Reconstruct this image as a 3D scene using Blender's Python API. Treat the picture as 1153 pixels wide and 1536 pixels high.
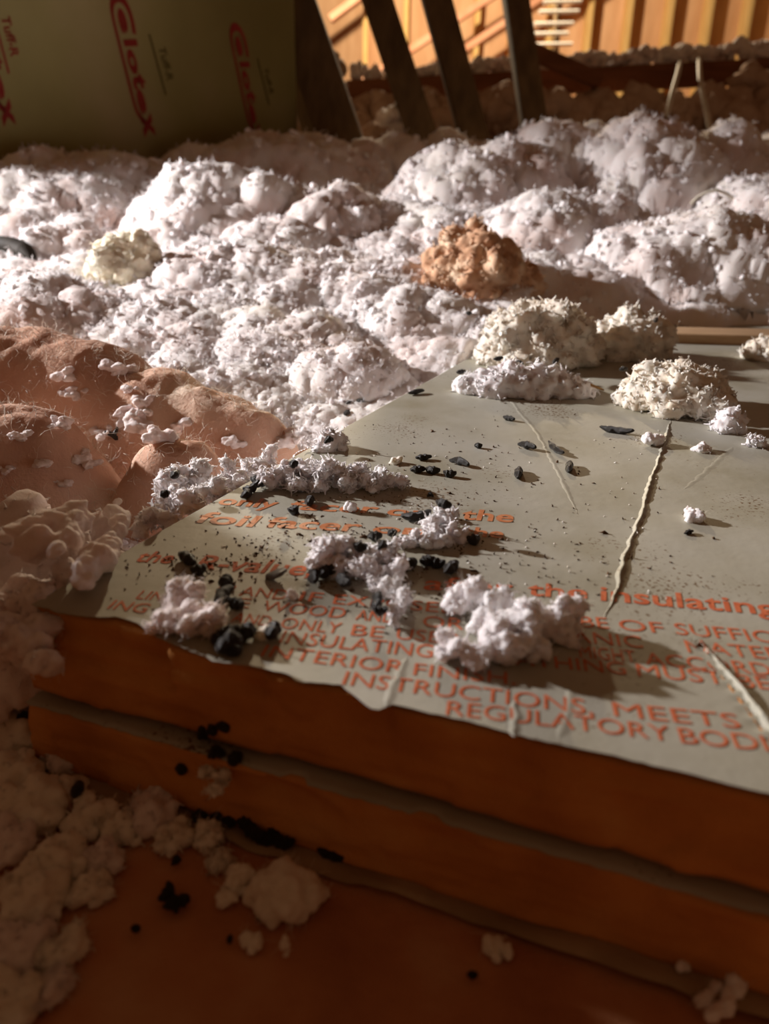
import bpy, bmesh, math, random
import numpy as np
from mathutils import Matrix, Vector

random.seed(7)
RNG = np.random.default_rng(11)
SC = bpy.context.scene
COL = SC.collection
for o in list(bpy.data.objects):
    bpy.data.objects.remove(o, do_unlink=True)

# ------------------------------------------------------------------ camera
ZB = 0.050                      # top of the upper foam board
CAM = np.array([0.0, 0.0, ZB + 0.108])
F_PX, PITCH, ROLL = 1150.0, math.radians(23.0), math.radians(1.0)
FW = np.array([0, math.cos(PITCH), -math.sin(PITCH)])
_rt = np.array([1.0, 0, 0]); _up = np.cross(_rt, FW)
RT = math.cos(ROLL) * _rt + math.sin(ROLL) * _up
UP = -math.sin(ROLL) * _rt + math.cos(ROLL) * _up
cam_d = bpy.data.cameras.new('camera')
cam_d.sensor_fit = 'VERTICAL'; cam_d.sensor_height = 24.0
cam_d.lens = F_PX / 1536 * 24.0
cam_d.clip_start = 0.005; cam_d.clip_end = 60
cam_d.dof.use_dof = True; cam_d.dof.focus_distance = 0.32; cam_d.dof.aperture_fstop = 7.5
cam = bpy.data.objects.new('camera', cam_d); COL.objects.link(cam)
M = Matrix((( RT[0], UP[0], -FW[0], CAM[0]), (RT[1], UP[1], -FW[1], CAM[1]), (RT[2], UP[2], -FW[2], CAM[2]), (0, 0, 0, 1)))
cam.matrix_world = M
SC.camera = cam

# ------------------------------------------------------------------ light
SC.view_settings.view_transform = 'Standard'; SC.view_settings.look = 'None'
SC.view_settings.gamma = 1.0; SC.view_settings.exposure = 0.0
SC.view_settings.use_curve_mapping = False
W = bpy.data.worlds.new('attic_air'); SC.world = W; W.use_nodes = True
W.node_tree.nodes['Background'].inputs[0].default_value = (0.52, 0.24, 0.11, 1)
W.node_tree.nodes['Background'].inputs[1].default_value = 0.165

def lamp(name, kind, loc, target, energy, color, size=0.05, spot=None, blend=0.5):
    d = bpy.data.lights.new(name, kind); d.energy = energy; d.color = color
    if kind == 'SPOT':
        d.spot_size = math.radians(spot); d.spot_blend = blend; d.shadow_soft_size = size
    elif kind == 'AREA':
        d.size = size
    else:
        d.shadow_soft_size = size
    o = bpy.data.objects.new(name, d); COL.objects.link(o); o.location = loc
    o.rotation_euler = (Vector(target) - Vector(loc)).to_track_quat('-Z', 'Y').to_euler()
    return o
lamp('torch_left_offscreen', 'SPOT', (-1.30, 0.86, 0.60), (0.12, 0.56, 0.06), 165.0, (1.0, 0.945, 0.93), 0.022, 55, 0.95)
lamp('attic_bulb_back_offscreen', 'POINT', (-0.2, 5.0, 1.6), (0, 0, 0), 430.0, (1.0, 0.80, 0.54), 0.06)


# ------------------------------------------------------------------ helpers
def ray(px, py):
    return FW * F_PX + RT * (px - 576.5) - UP * (py - 768.0)
def pz(px, py, z):                      # point of the sight line at height z
    d = ray(px, py); return CAM + d * ((z - CAM[2]) / d[2])
def py_(px, py, Y):                     # point of the sight line at distance Y
    d = ray(px, py); return CAM + d * (Y / d[1])
def depth(p):
    return float(np.dot(np.asarray(p) - CAM, FW))

def hash3(ix, iy, iz, k):
    h = (ix * 374761393 + iy * 668265263 + iz * 2147483647 + k * 1274126177) & 0xFFFFFFFF
    h = ((h ^ (h >> 13)) * 1274126177) & 0xFFFFFFFF
    h = ((h ^ (h >> 16)) * 2246822519) & 0xFFFFFFFF
    return ((h ^ (h >> 15)) & 0xFFFFFF) / float(0x1000000)
def vnoise(p, seed=0):
    i = np.floor(p).astype(np.int64); f = p - i; f = f * f * f * (f * (f * 6 - 15) + 10)
    out = 0.0
    for dx in (0, 1):
        wx = f[:, 0] if dx else 1 - f[:, 0]
        for dy in (0, 1):
            wy = f[:, 1] if dy else 1 - f[:, 1]
            for dz in (0, 1):
                wz = f[:, 2] if dz else 1 - f[:, 2]
                out = out + wx * wy * wz * hash3(i[:, 0] + dx, i[:, 1] + dy, i[:, 2] + dz, seed)
    return out * 2 - 1
def fbm(p, octv=3, seed=0):
    a, s, t = 1.0, 0.0, 0.0
    for k in range(octv):
        s = s + a * vnoise(p * (2.03 ** k) + 17.3 * k, seed + k); t += a; a *= 0.5
    return s / t
def billow(p, seed=0):                  # rounded cells, like cauliflower
    i = np.floor(p).astype(np.int64); best = np.full(len(p), 9.0)
    for dx in (-1, 0, 1):
        for dy in (-1, 0, 1):
            for dz in (-1, 0, 1):
                cx, cy, cz = i[:, 0] + dx, i[:, 1] + dy, i[:, 2] + dz
                qx = cx + hash3(cx, cy, cz, seed) - p[:, 0]
                qy = cy + hash3(cx, cy, cz, seed + 1) - p[:, 1]
                qz = cz + hash3(cx, cy, cz, seed + 2) - p[:, 2]
                best = np.minimum(best, qx * qx + qy * qy + qz * qz)
    return np.sqrt(np.clip(1 - best / 0.85, 0, 1))

_ico = {}
def ico(sub):
    if sub not in _ico:
        bm = bmesh.new(); bmesh.ops.create_icosphere(bm, subdivisions=sub, radius=1.0)
        v = np.array([x.co[:] for x in bm.verts]); f = np.array([[q.index for q in x.verts] for x in bm.faces])
        bm.free(); _ico[sub] = (v, f)
    return _ico[sub]

def mesh_np(name, v, f, smooth=True):
    me = bpy.data.meshes.new(name)
    v = np.ascontiguousarray(v, dtype=np.float32); f = np.ascontiguousarray(f, dtype=np.int32)
    n = f.shape[1]
    me.vertices.add(len(v)); me.vertices.foreach_set('co', v.ravel())
    me.loops.add(f.size); me.loops.foreach_set('vertex_index', f.ravel())
    me.polygons.add(len(f)); me.polygons.foreach_set('loop_start', np.arange(0, f.size, n, dtype=np.int32))
    if smooth: me.polygons.foreach_set('use_smooth', np.ones(len(f), dtype=bool))
    me.update(calc_edges=True)
    return me
def link(name, me, mat=None, parent=None, loc=None):
    o = bpy.data.objects.new(name, me); COL.objects.link(o)
    if mat is not None and me is not None and not me.materials: me.materials.append(mat)
    if loc is not None: o.location = loc
    if parent is not None: o.parent = parent
    return o
def tag(o, label=None, cat=None, group=None, kind=None):
    if label: o['label'] = label
    if cat: o['category'] = cat
    if group: o['group'] = group
    if kind: o['kind'] = kind
    return o
def empty(name, loc):
    o = bpy.data.objects.new(name, None); COL.objects.link(o); o.location = loc; o.empty_display_size = 0.01
    return o
class MB:                                # collects verts and faces of one mesh
    def __init__(s): s.v, s.f = [], []
    def add(s, v, f):
        n = sum(len(x) for x in s.v); s.v.append(np.asarray(v, float)); s.f.append(np.asarray(f) + n)
    def mesh(s, name, smooth=True):
        return mesh_np(name, np.concatenate(s.v), np.concatenate(s.f), smooth)
def quad_box(a, b):
    (x0, y0, z0), (x1, y1, z1) = a, b
    v = [(x0,y0,z0),(x1,y0,z0),(x1,y1,z0),(x0,y1,z0),(x0,y0,z1),(x1,y0,z1),(x1,y1,z1),(x0,y1,z1)]
    f = [(0,3,2,1),(4,5,6,7),(0,1,5,4),(1,2,6,5),(2,3,7,6),(3,0,4,7)]
    return np.array(v, float), np.array(f)
def tube(pts, rad, seg=6):
    pts = np.asarray(pts, float); n = len(pts); rad = np.broadcast_to(rad, n)
    t = np.gradient(pts, axis=0); t /= np.linalg.norm(t, axis=1)[:, None] + 1e-12
    ref = np.array([0.13, 0.31, 0.94]); a = np.cross(t, ref); a /= np.linalg.norm(a, axis=1)[:, None] + 1e-12
    b = np.cross(t, a); ang = np.arange(seg) * 2 * math.pi / seg
    v = (pts[:, None] + rad[:, None, None] * (np.cos(ang)[None, :, None] * a[:, None] + np.sin(ang)[None, :, None] * b[:, None])).reshape(-1, 3)
    i, j = np.meshgrid(np.arange(n - 1), np.arange(seg), indexing='ij'); k = (j + 1) % seg
    f = np.stack([i * seg + j, i * seg + k, (i + 1) * seg + k, (i + 1) * seg + j], -1).reshape(-1, 4)
    return v, f
def bar(a, b, w, h, roll=0.0):           # squared timber from a to b
    a, b = np.asarray(a, float), np.asarray(b, float); t = b - a; L = np.linalg.norm(t); t /= L
    s = np.cross(t, (0, 1, 0.02)); s /= np.linalg.norm(s); u = np.cross(s, t)
    s2 = math.cos(roll) * s + math.sin(roll) * u; u2 = -math.sin(roll) * s + math.cos(roll) * u
    v = []
    for p in (a, b):
        for x, y in ((-1,-1),(1,-1),(1,1),(-1,1)): v.append(p + s2 * x * w / 2 + u2 * y * h / 2)
    f = [(0,1,2,3),(7,6,5,4),(0,4,5,1),(1,5,6,2),(2,6,7,3),(3,7,4,0)]
    return np.array(v), np.array(f)
def bevel(me, w, seg=2):
    bm = bmesh.new(); bm.from_mesh(me)
    bmesh.ops.bevel(bm, geom=list(bm.edges), offset=w, segments=seg, affect='EDGES', profile=0.6)
    bm.normal_update(); bmesh.ops.recalc_face_normals(bm, faces=bm.faces); bm.to_mesh(me); bm.free()

# ------------------------------------------------------------------ materials
def mat(name, ramp, scale=40, rough=0.9, bump=0.0, bump_scale=200, bump_dist=0.001, sss=0.0, sss_r=0.003, spec=0.2, stretch=(1,1,1), metal=0.0, detail=6, sheen=0.0):
    m = bpy.data.materials.new(name); m.use_nodes = True; nt = m.node_tree; N = nt.nodes; L = nt.links
    p = N['Principled BSDF']; p.inputs['Roughness'].default_value = rough
    p.inputs['Specular IOR Level'].default_value = spec; p.inputs['Metallic'].default_value = metal
    tc = N.new('ShaderNodeTexCoord'); mp = N.new('ShaderNodeMapping'); mp.inputs['Scale'].default_value = stretch
    L.new(tc.outputs['Object'], mp.inputs['Vector'])
    nz = N.new('ShaderNodeTexNoise'); nz.inputs['Scale'].default_value = scale; nz.inputs['Detail'].default_value = detail
    L.new(mp.outputs[0], nz.inputs['Vector'])
    cr = N.new('ShaderNodeValToRGB'); L.new(nz.outputs['Fac'], cr.inputs['Fac'])
    el = cr.color_ramp.elements
    while len(el) < len(ramp): el.new(0.5)
    for e, (pos, c) in zip(el, ramp): e.position = pos; e.color = (*c, 1)
    L.new(cr.outputs[0], p.inputs['Base Color'])
    if sss:
        p.inputs['Subsurface Weight'].default_value = sss; p.inputs['Subsurface Radius'].default_value = (1.0, 0.86, 0.80)
        p.inputs['Subsurface Scale'].default_value = sss_r
    if sheen:
        p.inputs['Sheen Weight'].default_value = sheen
    if bump:
        b = N.new('ShaderNodeBump'); b.inputs['Strength'].default_value = bump; b.inputs['Distance'].default_value = bump_dist
        n2 = N.new('ShaderNodeTexNoise'); n2.inputs['Scale'].default_value = bump_scale; n2.inputs['Detail'].default_value = 5
        L.new(mp.outputs[0], n2.inputs['Vector']); L.new(n2.outputs['Fac'], b.inputs['Height']); L.new(b.outputs[0], p.inputs['Normal'])
    return m
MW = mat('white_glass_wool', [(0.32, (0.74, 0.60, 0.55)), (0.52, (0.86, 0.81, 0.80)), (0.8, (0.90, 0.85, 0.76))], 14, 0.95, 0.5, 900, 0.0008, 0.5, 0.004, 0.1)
MWB = mat('white_glass_wool_tufts', [(0.3, (0.86, 0.80, 0.82)), (0.6, (0.92, 0.90, 0.91))], 60, 0.9, 0.35, 1500, 0.0004, 0.4, 0.003, 0.15)
MCR = mat('cream_glass_wool', [(0.3, (0.78, 0.68, 0.55)), (0.6, (0.90, 0.85, 0.76))], 60, 0.95, 0.4, 1200, 0.0006, 0.5, 0.003, 0.1)
MYE = mat('yellowed_glass_wool', [(0.3, (0.90, 0.80, 0.60)), (0.7, (0.95, 0.90, 0.76))], 60, 0.95, 0.4, 1200, 0.0006, 0.5, 0.003, 0.1)
MTAN = mat('stained_tan_wool', [(0.3, (0.40, 0.20, 0.11)), (0.5, (0.66, 0.40, 0.25)), (0.7, (0.80, 0.62, 0.45))], 55, 0.95, 0.4, 1200, 0.0006, 0.4, 0.003, 0.1)
MPINK = mat('pink_fibreglass', [(0.3, (0.58, 0.33, 0.23)), (0.55, (0.72, 0.47, 0.35)), (0.75, (0.82, 0.64, 0.50))], 22, 0.95, 0.6, 700, 0.001, 0.5, 0.006, 0.1)
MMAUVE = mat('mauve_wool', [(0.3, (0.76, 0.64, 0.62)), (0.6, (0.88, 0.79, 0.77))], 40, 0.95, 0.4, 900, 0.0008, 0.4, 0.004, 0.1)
MFIB = mat('loose_fibre', [(0.3, (0.80, 0.70, 0.55)), (0.7, (0.92, 0.88, 0.82))], 80, 0.6, 0, sss=0, spec=0.4)
MDROP = mat('black_dropping', [(0.35, (0.010, 0.008, 0.006)), (0.7, (0.045, 0.036, 0.028))], 700, 0.36, 0.7, 1100, 0.0006, spec=0.5)
MFOAM = mat('orange_foam', [(0.3, (0.52, 0.21, 0.055)), (0.55, (0.66, 0.29, 0.08)), (0.75, (0.74, 0.38, 0.13))], 45, 0.9, 0.6, 900, 0.0006, spec=0.15)
MLET = mat('orange_print', [(0.38, (0.55, 0.13, 0.055)), (0.62, (0.66, 0.19, 0.085))], 300, 0.7, 0, spec=0.1)
MLETB = mat('orange_bold_print', [(0.38, (0.54, 0.18, 0.07)), (0.62, (0.64, 0.25, 0.11))], 300, 0.5, 0, spec=0.3)

def foil_mat():
    m = mat('grey_foil', [(0.25, (0.32, 0.295, 0.21)), (0.5, (0.43, 0.415, 0.34)), (0.75, (0.48, 0.47, 0.41))], 26, 0.55, 0.25, 260, 0.0005, spec=0.3)
    nt = m.node_tree; N = nt.nodes; L = nt.links; p = N['Principled BSDF']
    p.inputs['Metallic'].default_value = 0.05
    base = p.inputs['Base Color'].links[0].from_socket
    tc = N.new('ShaderNodeTexCoord')
    n1 = N.new('ShaderNodeTexNoise'); n1.inputs['Scale'].default_value = 700; n1.inputs['Detail'].default_value = 2; L.new(tc.outputs['Object'], n1.inputs['Vector'])
    n2 = N.new('ShaderNodeTexNoise'); n2.inputs['Scale'].default_value = 18; n2.inputs['Detail'].default_value = 3; L.new(tc.outputs['Object'], n2.inputs['Vector'])
    mu = N.new('ShaderNodeMath'); mu.operation = 'MULTIPLY'; L.new(n1.outputs['Fac'], mu.inputs[0]); L.new(n2.outputs['Fac'], mu.inputs[1])
    r = N.new('ShaderNodeMapRange'); r.inputs[1].default_value = 0.355; r.inputs[2].default_value = 0.43; L.new(mu.outputs[0], r.inputs[0])
    mx = N.new('ShaderNodeMixRGB'); L.new(r.outputs[0], mx.inputs['Fac']); L.new(base, mx.inputs[1]); mx.inputs[2].default_value = (0.14, 0.075, 0.03, 1)
    L.new(mx.outputs[0], p.inputs['Base Color'])
    return m
MFOIL = foil_mat()
MDIAG_L = mat('tan_lath', [(0.3, (0.42, 0.26, 0.14)), (0.7, (0.55, 0.37, 0.22))], 30, 0.8, 0.3, 200, 0.001, stretch=(1, 8, 8))
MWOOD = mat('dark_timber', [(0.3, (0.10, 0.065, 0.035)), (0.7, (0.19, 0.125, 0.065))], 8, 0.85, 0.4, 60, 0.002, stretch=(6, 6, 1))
MBEAM = mat('red_brown_timber', [(0.3, (0.16, 0.065, 0.03)), (0.7, (0.26, 0.11, 0.055))], 6, 0.85, 0.4, 60, 0.003, stretch=(1, 6, 6))
MSTUD = mat('yellow_pine', [(0.3, (0.70, 0.44, 0.16)), (0.7, (0.84, 0.60, 0.26))], 6, 0.75, 0.3, 60, 0.002, stretch=(6, 6, 1))
MSHEA = mat('pinkish_sheathing', [(0.3, (0.62, 0.36, 0.20)), (0.7, (0.78, 0.50, 0.30))], 3, 0.85, 0.2, 50, 0.002, stretch=(4, 1, 1))
MDIAG = mat('pink_brown_timber', [(0.3, (0.58, 0.27, 0.16)), (0.7, (0.74, 0.42, 0.28))], 5, 0.8, 0.3, 60, 0.002)
MOLIVE = mat('olive_board_facing', [(0.3, (0.29, 0.25, 0.09)), (0.55, (0.38, 0.33, 0.13)), (0.75, (0.46, 0.38, 0.19))], 4, 0.6, 0.15, 40, 0.002, spec=0.3)
MLOGO = mat('dark_red_print', [(0.3, (0.26, 0.022, 0.016)), (0.7, (0.32, 0.034, 0.024))], 30, 0.6, spec=0.3)
MOLT = mat('dark_olive_print', [(0.3, (0.10, 0.075, 0.015)), (0.7, (0.13, 0.10, 0.03))], 30, 0.6, spec=0.3)
MFLOOR = mat('stained_red_brown_floor', [(0.3, (0.34, 0.125, 0.05)), (0.52, (0.54, 0.23, 0.10)), (0.72, (0.64, 0.36, 0.20))], 24, 0.8, 0.5, 300, 0.001, spec=0.2)
MKRAFT = mat('kraft_paper', [(0.3, (0.30, 0.20, 0.11)), (0.7, (0.46, 0.34, 0.21))], 60, 0.8, 0.3, 300, 0.0006)
MFLAKE = mat('grey_flake', [(0.3, (0.10, 0.09, 0.08)), (0.7, (0.20, 0.19, 0.17))], 200, 0.5, 0.3, 500, 0.0003)
MWIRE = mat('pale_wire', [(0.3, (0.62, 0.58, 0.48)), (0.7, (0.74, 0.70, 0.60))], 50, 0.5, spec=0.4)
MRUNG = mat('white_enamel', [(0.3, (0.80, 0.78, 0.72)), (0.7, (0.88, 0.86, 0.82))], 20, 0.4, spec=0.4)
MSPECK = mat('dark_crumb', [(0.3, (0.03, 0.018, 0.01)), (0.7, (0.16, 0.08, 0.035))], 400, 0.8)
MBATT = mat('brown_batt', [(0.3, (0.42, 0.28, 0.20)), (0.7, (0.58, 0.44, 0.34))], 10, 0.95, 0.6, 90, 0.004)

# ------------------------------------------------------------------ setting
def struct(name, me, m, **kw):
    return tag(link(name, me, m, **kw), kind='structure')

def grid_sheet(x0, x1, y0, y1, nx, ny, zf):
    X, Y = np.meshgrid(np.linspace(x0, x1, nx), np.linspace(y0, y1, ny), indexing='ij')
    v = np.stack([X.ravel(), Y.ravel(), zf(X.ravel(), Y.ravel())], -1)
    i, j = np.meshgrid(np.arange(nx - 1), np.arange(ny - 1), indexing='ij'); a = i * ny + j
    f = np.stack([a, a + ny, a + ny + 1, a + 1], -1).reshape(-1, 4)
    return v, f
def floor_z(x, y):
    p = np.stack([x, y, 0 * x], -1)
    return 0.0014 * fbm(p * 40, 3, 5) * np.clip((0.4 - y) / 0.1, 0, 1)
b = MB(); b.add(*grid_sheet(-0.35, 0.45, -0.05, 0.5, 160, 110, lambda x, y: floor_z(x, y) - 0.001))
struct('floor', b.mesh('floor'), MFLOOR)
b = MB(); b.add(*quad_box((-4, 0.5, -0.03), (6, 9.0, -0.004))); b.add(*quad_box((-4, -0.6, -0.03), (6, 0.5, -0.004)))
struct('trim_subfloor', b.mesh('subfloor', False), MBEAM)

# ------------------------------------------------------------------ foam boards
A0 = pz(120, 940, ZB); A1 = pz(1153, 1189, ZB)
EU = (A1 - A0); EU[2] = 0; EU /= np.linalg.norm(EU)
EV = np.array([-EU[1], EU[0], 0])
C0 = pz(53, 902, ZB); C0 = A0 + EU * np.dot(C0 - A0, EU)           # corner
lp = pz(680, 550, ZB)
ul = np.dot(lp - C0, EU); vl = np.dot(lp - C0, EV); SK = ul / vl    # slight skew of the left edge
BW, BD = 0.62, 0.66
def uv2w(u, v, z):
    u = np.asarray(u, float); v = np.asarray(v, float)
    return C0[None, :2] * 0 + np.stack([C0[0] + EU[0] * u + EV[0] * v, C0[1] + EU[1] * u + EV[1] * v], -1), z
def w2uv(p):
    d = np.asarray(p)[..., :2] - C0[:2]
    return d @ EU[:2], d @ EV[:2]
def pl(pts):
    return np.array([pz(x, y, ZB)[:2] for x, y in pts])
CREASES = [  # polyline, height, width, sideways step
    (pl([(1006, 628), (998, 660), (985, 700), (972, 735), (962, 775), (952, 800), (938, 835), (931, 862), (926, 888), (912, 912), (903, 938)]), 0.0008, 0.0008),
    (pl([(760, 590), (778, 616), (806, 650), (828, 690), (850, 735), (868, 775)]), 0.00014, 0.0009),
    (pl([(612, 985), (598, 1012), (588, 1035), (580, 1060)]), 0.00022, 0.0009),
    (pl([(860, 1015), (856, 1040), (850, 1075), (838, 1110)]), 0.00016, 0.0009),
    (pl([(772, 1050), (776, 1075), (770, 1105)]), 0.00032, 0.0009),
    (pl([(1100, 670), (1045, 720), (1025, 735)]), 0.00010, 0.0012),
]
def seg_dist(p, poly):
    best = np.full(len(p), 9.0); side = np.zeros(len(p))
    for a, c in zip(poly[:-1], poly[1:]):
        d = c - a; t = np.clip(((p - a) @ d) / (d @ d), 0, 1); q = p - a - t[:, None] * d
        dd = np.hypot(q[:, 0], q[:, 1]); s = d[0] * q[:, 1] - d[1] * q[:, 0]
        m_ = dd < best; best = np.where(m_, dd, best); side = np.where(m_, np.sign(s), side)
    return best * side
SLIT = pl([(1038, 955), (1070, 990), (1100, 1025), (1125, 1058), (1156, 1102)])
def relief(x, y):
    p = np.stack([x, y], -1); p3 = np.stack([x, y, 0 * x], -1)
    z = 0.00035 * fbm(p3 * 28, 2, 3)
    s = seg_dist(p, SLIT)
    z = z + 0.0008 * np.exp(-(s / 0.0014) ** 2) * (s > 0) - 0.0010 * np.exp(-((s + 0.0006) / 0.0005) ** 2) * (s <= 0)
    return z
FRONT_PX = [(53, 908), (100, 922), (140, 926), (170, 925), (205, 936), (240, 958), (307, 985), (316, 992), (362, 997), (426, 1010), (447, 1022), (511, 1026),
            (528, 1039), (556, 1062), (571, 1066), (583, 1054), (640, 1067), (720, 1086), (800, 1108), (900, 1129), (1000, 1152), (1153, 1190), (1300, 1226)]
fu, fv = w2uv(np.array([pz(x, y, ZB) for x, y in FRONT_PX]))
def front_v(u):
    p3 = np.stack([u, 0 * u, 0 * u], -1)
    return np.interp(u, fu, fv) + 0.0005 * fbm(p3 * 500, 3, 31)

def foil_sheet(z0, nu, nv, edge_fn, v_back, thick, rel, u_l=0.0):
    su = np.linspace(0, 1, nu); U = u_l + (BW - u_l) * su ** 1.35
    sv = np.linspace(0, 1, nv) ** 1.7
    e = edge_fn(U)
    UU = U[:, None] + 0 * sv[None]; VV = e[:, None] * (1 - sv[None]) + v_back * sv[None]
    UU = UU + SK * VV
    x = C0[0] + EU[0] * UU + EV[0] * VV; y = C0[1] + EU[1] * UU + EV[1] * VV
    x, y = x.ravel(), y.ravel(); z = z0 + (rel(x, y) if rel else 0 * x)
    top = np.stack([x, y, z], -1); bot = top.copy(); bot[:, 2] -= thick
    i, j = np.meshgrid(np.arange(nu - 1), np.arange(nv - 1), indexing='ij'); a = (i * nv + j).ravel()
    ft = np.stack([a, a + nv, a + nv + 1, a + 1], -1); n = len(top)
    k = np.arange(nu - 1) * nv; fs = np.stack([k + n, k + nv + n, k + nv, k], -1)
    k2 = np.arange(nv - 1); fl = np.stack([k2, k2 + 1, k2 + 1 + n, k2 + n], -1)
    return np.concatenate([top, bot]), np.concatenate([ft, ft[:, ::-1] + n, fs, fl])

def core_mesh(z0, z1, v_off, seed, notch):
    """foam slab: front face is a noisy grid, the other faces are plain"""
    nu, nw = 320, 16
    U = np.linspace(0, 1, nu) ** 1.35 * BW; w = np.linspace(0, 1, nw)
    UU, WW = np.meshgrid(U, w, indexing='ij'); zz = z0 + (z1 - z0) * WW
    p3 = np.stack([UU.ravel(), 0 * UU.ravel(), zz.ravel()], -1)
    dv = 0.0011 * fbm(p3 * np.array([70, 1, 190]), 3, seed) + 0.0006 * fbm(p3 * np.array([40, 1, 900]), 2, seed + 4) + 0.0004 * np.sign(vnoise(p3 * np.array([60, 1, 110]), seed + 7))
    dv = dv.reshape(UU.shape) + v_off
    if notch == 1:            # crushed, broken left end of the upper slab
        k = np.clip((0.045 + 0.012 * vnoise(p3 * 90, 77).reshape(UU.shape) - UU) / 0.004, 0, 1) * (WW > 0.52)
        dv = dv + 0.0035 * k
        k = np.clip((0.075 + 0.01 * vnoise(p3 * 60, 79).reshape(UU.shape) - UU) / 0.003, 0, 1) * (WW > 0.72)
        dv = dv + 0.002 * k
    if notch == 2:            # scooped shell on the lower slab
        pc = pz(415, 1168, 0.018); uc, _ = w2uv(pc)
        r = np.hypot((UU - uc) / 0.020, (zz - 0.0145) / 0.0062)
        dv = dv + 0.0030 * np.clip(1 - r, 0, 1) ** 0.5 * (r < 1)
    UUs = UU + SK * dv
    x = C0[0] + EU[0] * UUs + EV[0] * dv; y = C0[1] + EU[1] * UUs + EV[1] * dv
    v = np.stack([x.ravel(), y.ravel(), zz.ravel()], -1)
    i, j = np.meshgrid(np.arange(nu - 1), np.arange(nw - 1), indexing='ij'); a = (i * nw + j).ravel()
    f = [np.stack([a, a + nw, a + nw + 1, a + 1], -1)]
    # back ring
    n = len(v); ub = UU + SK * BD
    xb = C0[0] + EU[0] * ub + EV[0] * BD; yb = C0[1] + EU[1] * ub + EV[1] * BD
    v = np.concatenate([v, np.stack([xb.ravel(), yb.ravel(), zz.ravel()], -1)])
    f.append(f[0][:, ::-1] + n)
    k = np.arange(nu - 1) * nw
    f.append(np.stack([k + n, k, k + nw, k + nw + n], -1)[:, ::-1]); t = k + nw - 1
    f.append(np.stack([t, t + nw, t + nw + n, t + n], -1))
    q = np.arange(nw - 1); f.append(np.stack([q, q + 1, q + 1 + n, q + n], -1)); e = (nu - 1) * nw + q
    f.append(np.stack([e + 1, e, e + n, e + 1 + n], -1))
    return mesh_np('foam_core', v, np.concatenate(f))

Z2 = 0.0225                     # top of the lower slab
board = empty('foam_board', (C0[0], C0[1], 0.0252))
tag(board, 'upper foam insulation board with printed grey foil facing and orange cut edge', 'foam board')
board2 = empty('foam_board', (C0[0], C0[1], 0.0))
tag(board2, 'lower orange foam board lying underneath the printed board', 'foam board')
bpy.context.view_layer.update()
def child(name, me, m, par):
    o = link(name, me, m); o.parent = par
    o.matrix_parent_inverse = Matrix.Translation(-Vector(par.location)); return o
child('foam_core', core_mesh(0.0252, ZB - 0.0014, 0.0, 41, 1), MFOAM, board)
fac = child('foil_facing', mesh_np('foil_facing', *foil_sheet(ZB, 300, 200, front_v, BD + 0.002, 0.0003, relief)), MFOIL, board)
child('foam_core', core_mesh(0.0004, Z2 - 0.0004, -0.0035, 57, 2), MFOAM, board2)
def edge2(u):
    p3 = np.stack([u, 0 * u, 0 * u], -1)
    return -0.0036 + 0.0006 * fbm(p3 * 400, 3, 61) + 0.002 * (fbm(p3 * 60, 2, 66) > 0.35)
child('foil_facing', mesh_np('foil_facing', *foil_sheet(Z2, 260, 30, edge2, BD, 0.0003, None)), MFOIL, board2)

# creases pressed up in the foil, and the torn lip beside the slit
def ribbon(poly, prof, name, seed, taper=True, amp=0.0005, m=None):
    n = 120; d = np.r_[0, np.cumsum(np.linalg.norm(np.diff(poly, axis=0), axis=1))]; t = np.linspace(0, d[-1], n)
    Q = np.stack([np.interp(t, d, poly[:, k]) for k in (0, 1)], -1)
    for _ in range(3): Q[1:-1] = (Q[:-2] + 2 * Q[1:-1] + Q[2:]) / 4
    q3 = np.stack([t, 0 * t, 0 * t], -1); tg = np.gradient(Q, axis=0); tg /= np.linalg.norm(tg, axis=1)[:, None]; nm = np.stack([-tg[:, 1], tg[:, 0]], -1)
    Q = Q + nm * (amp * fbm(q3 * 330, 3, seed))[:, None]
    k = (np.clip(np.minimum(t, d[-1] - t) / (d[-1] * .12), 0.02, 1) if taper else np.clip(t / (d[-1] * .8), .05, 1)) * (1 + .45 * fbm(q3 * 260, 2, seed + 5))
    v = []
    for o_, h_ in prof:
        p = Q + nm * (o_ * k)[:, None]; v.append(np.stack([p[:, 0], p[:, 1], ZB + relief(p[:, 0], p[:, 1]) + (h_ * k if h_ else -0.0001)], -1))
    v = np.concatenate(v); f = []
    for r in range(len(prof) - 1):
        for c in range(n - 1): f.append((r * n + c, r * n + c + 1, (r + 1) * n + c + 1, (r + 1) * n + c))
    me = mesh_np(name, v, np.array(f)[:, ::-1]); bm = bmesh.new(); bm.from_mesh(me); bmesh.ops.recalc_face_normals(bm, faces=bm.faces)
    if sum(q.normal.z for q in bm.faces) < 0: bmesh.ops.reverse_faces(bm, faces=bm.faces)
    bm.to_mesh(me); bm.free()
    return child(name, me, m or MFOIL, board)
for k, (poly, h, w) in enumerate(CREASES):
    ribbon(poly, [(x * w, y * h) for x, y in ((-1.6, 0), (-.9, .45), (-.35, 1), (.1, .95), (.5, .45), (1.2, .15), (2.2, 0))], 'crease', 20 + k)
ribbon(SLIT, [(-.0003, .0002), (.0000, .0008), (.0004, .0010), (.0008, .0005), (.0014, 0)], 'torn_lip', 91, False, .0004)
ribbon(SLIT + np.array([-.0006, -.0004]), [(-.0011, 0), (-.0007, .00035), (-.0001, .0003), (.0004, 0)], 'exposed_foam', 95, False, .0003, MFOAM)

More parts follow.
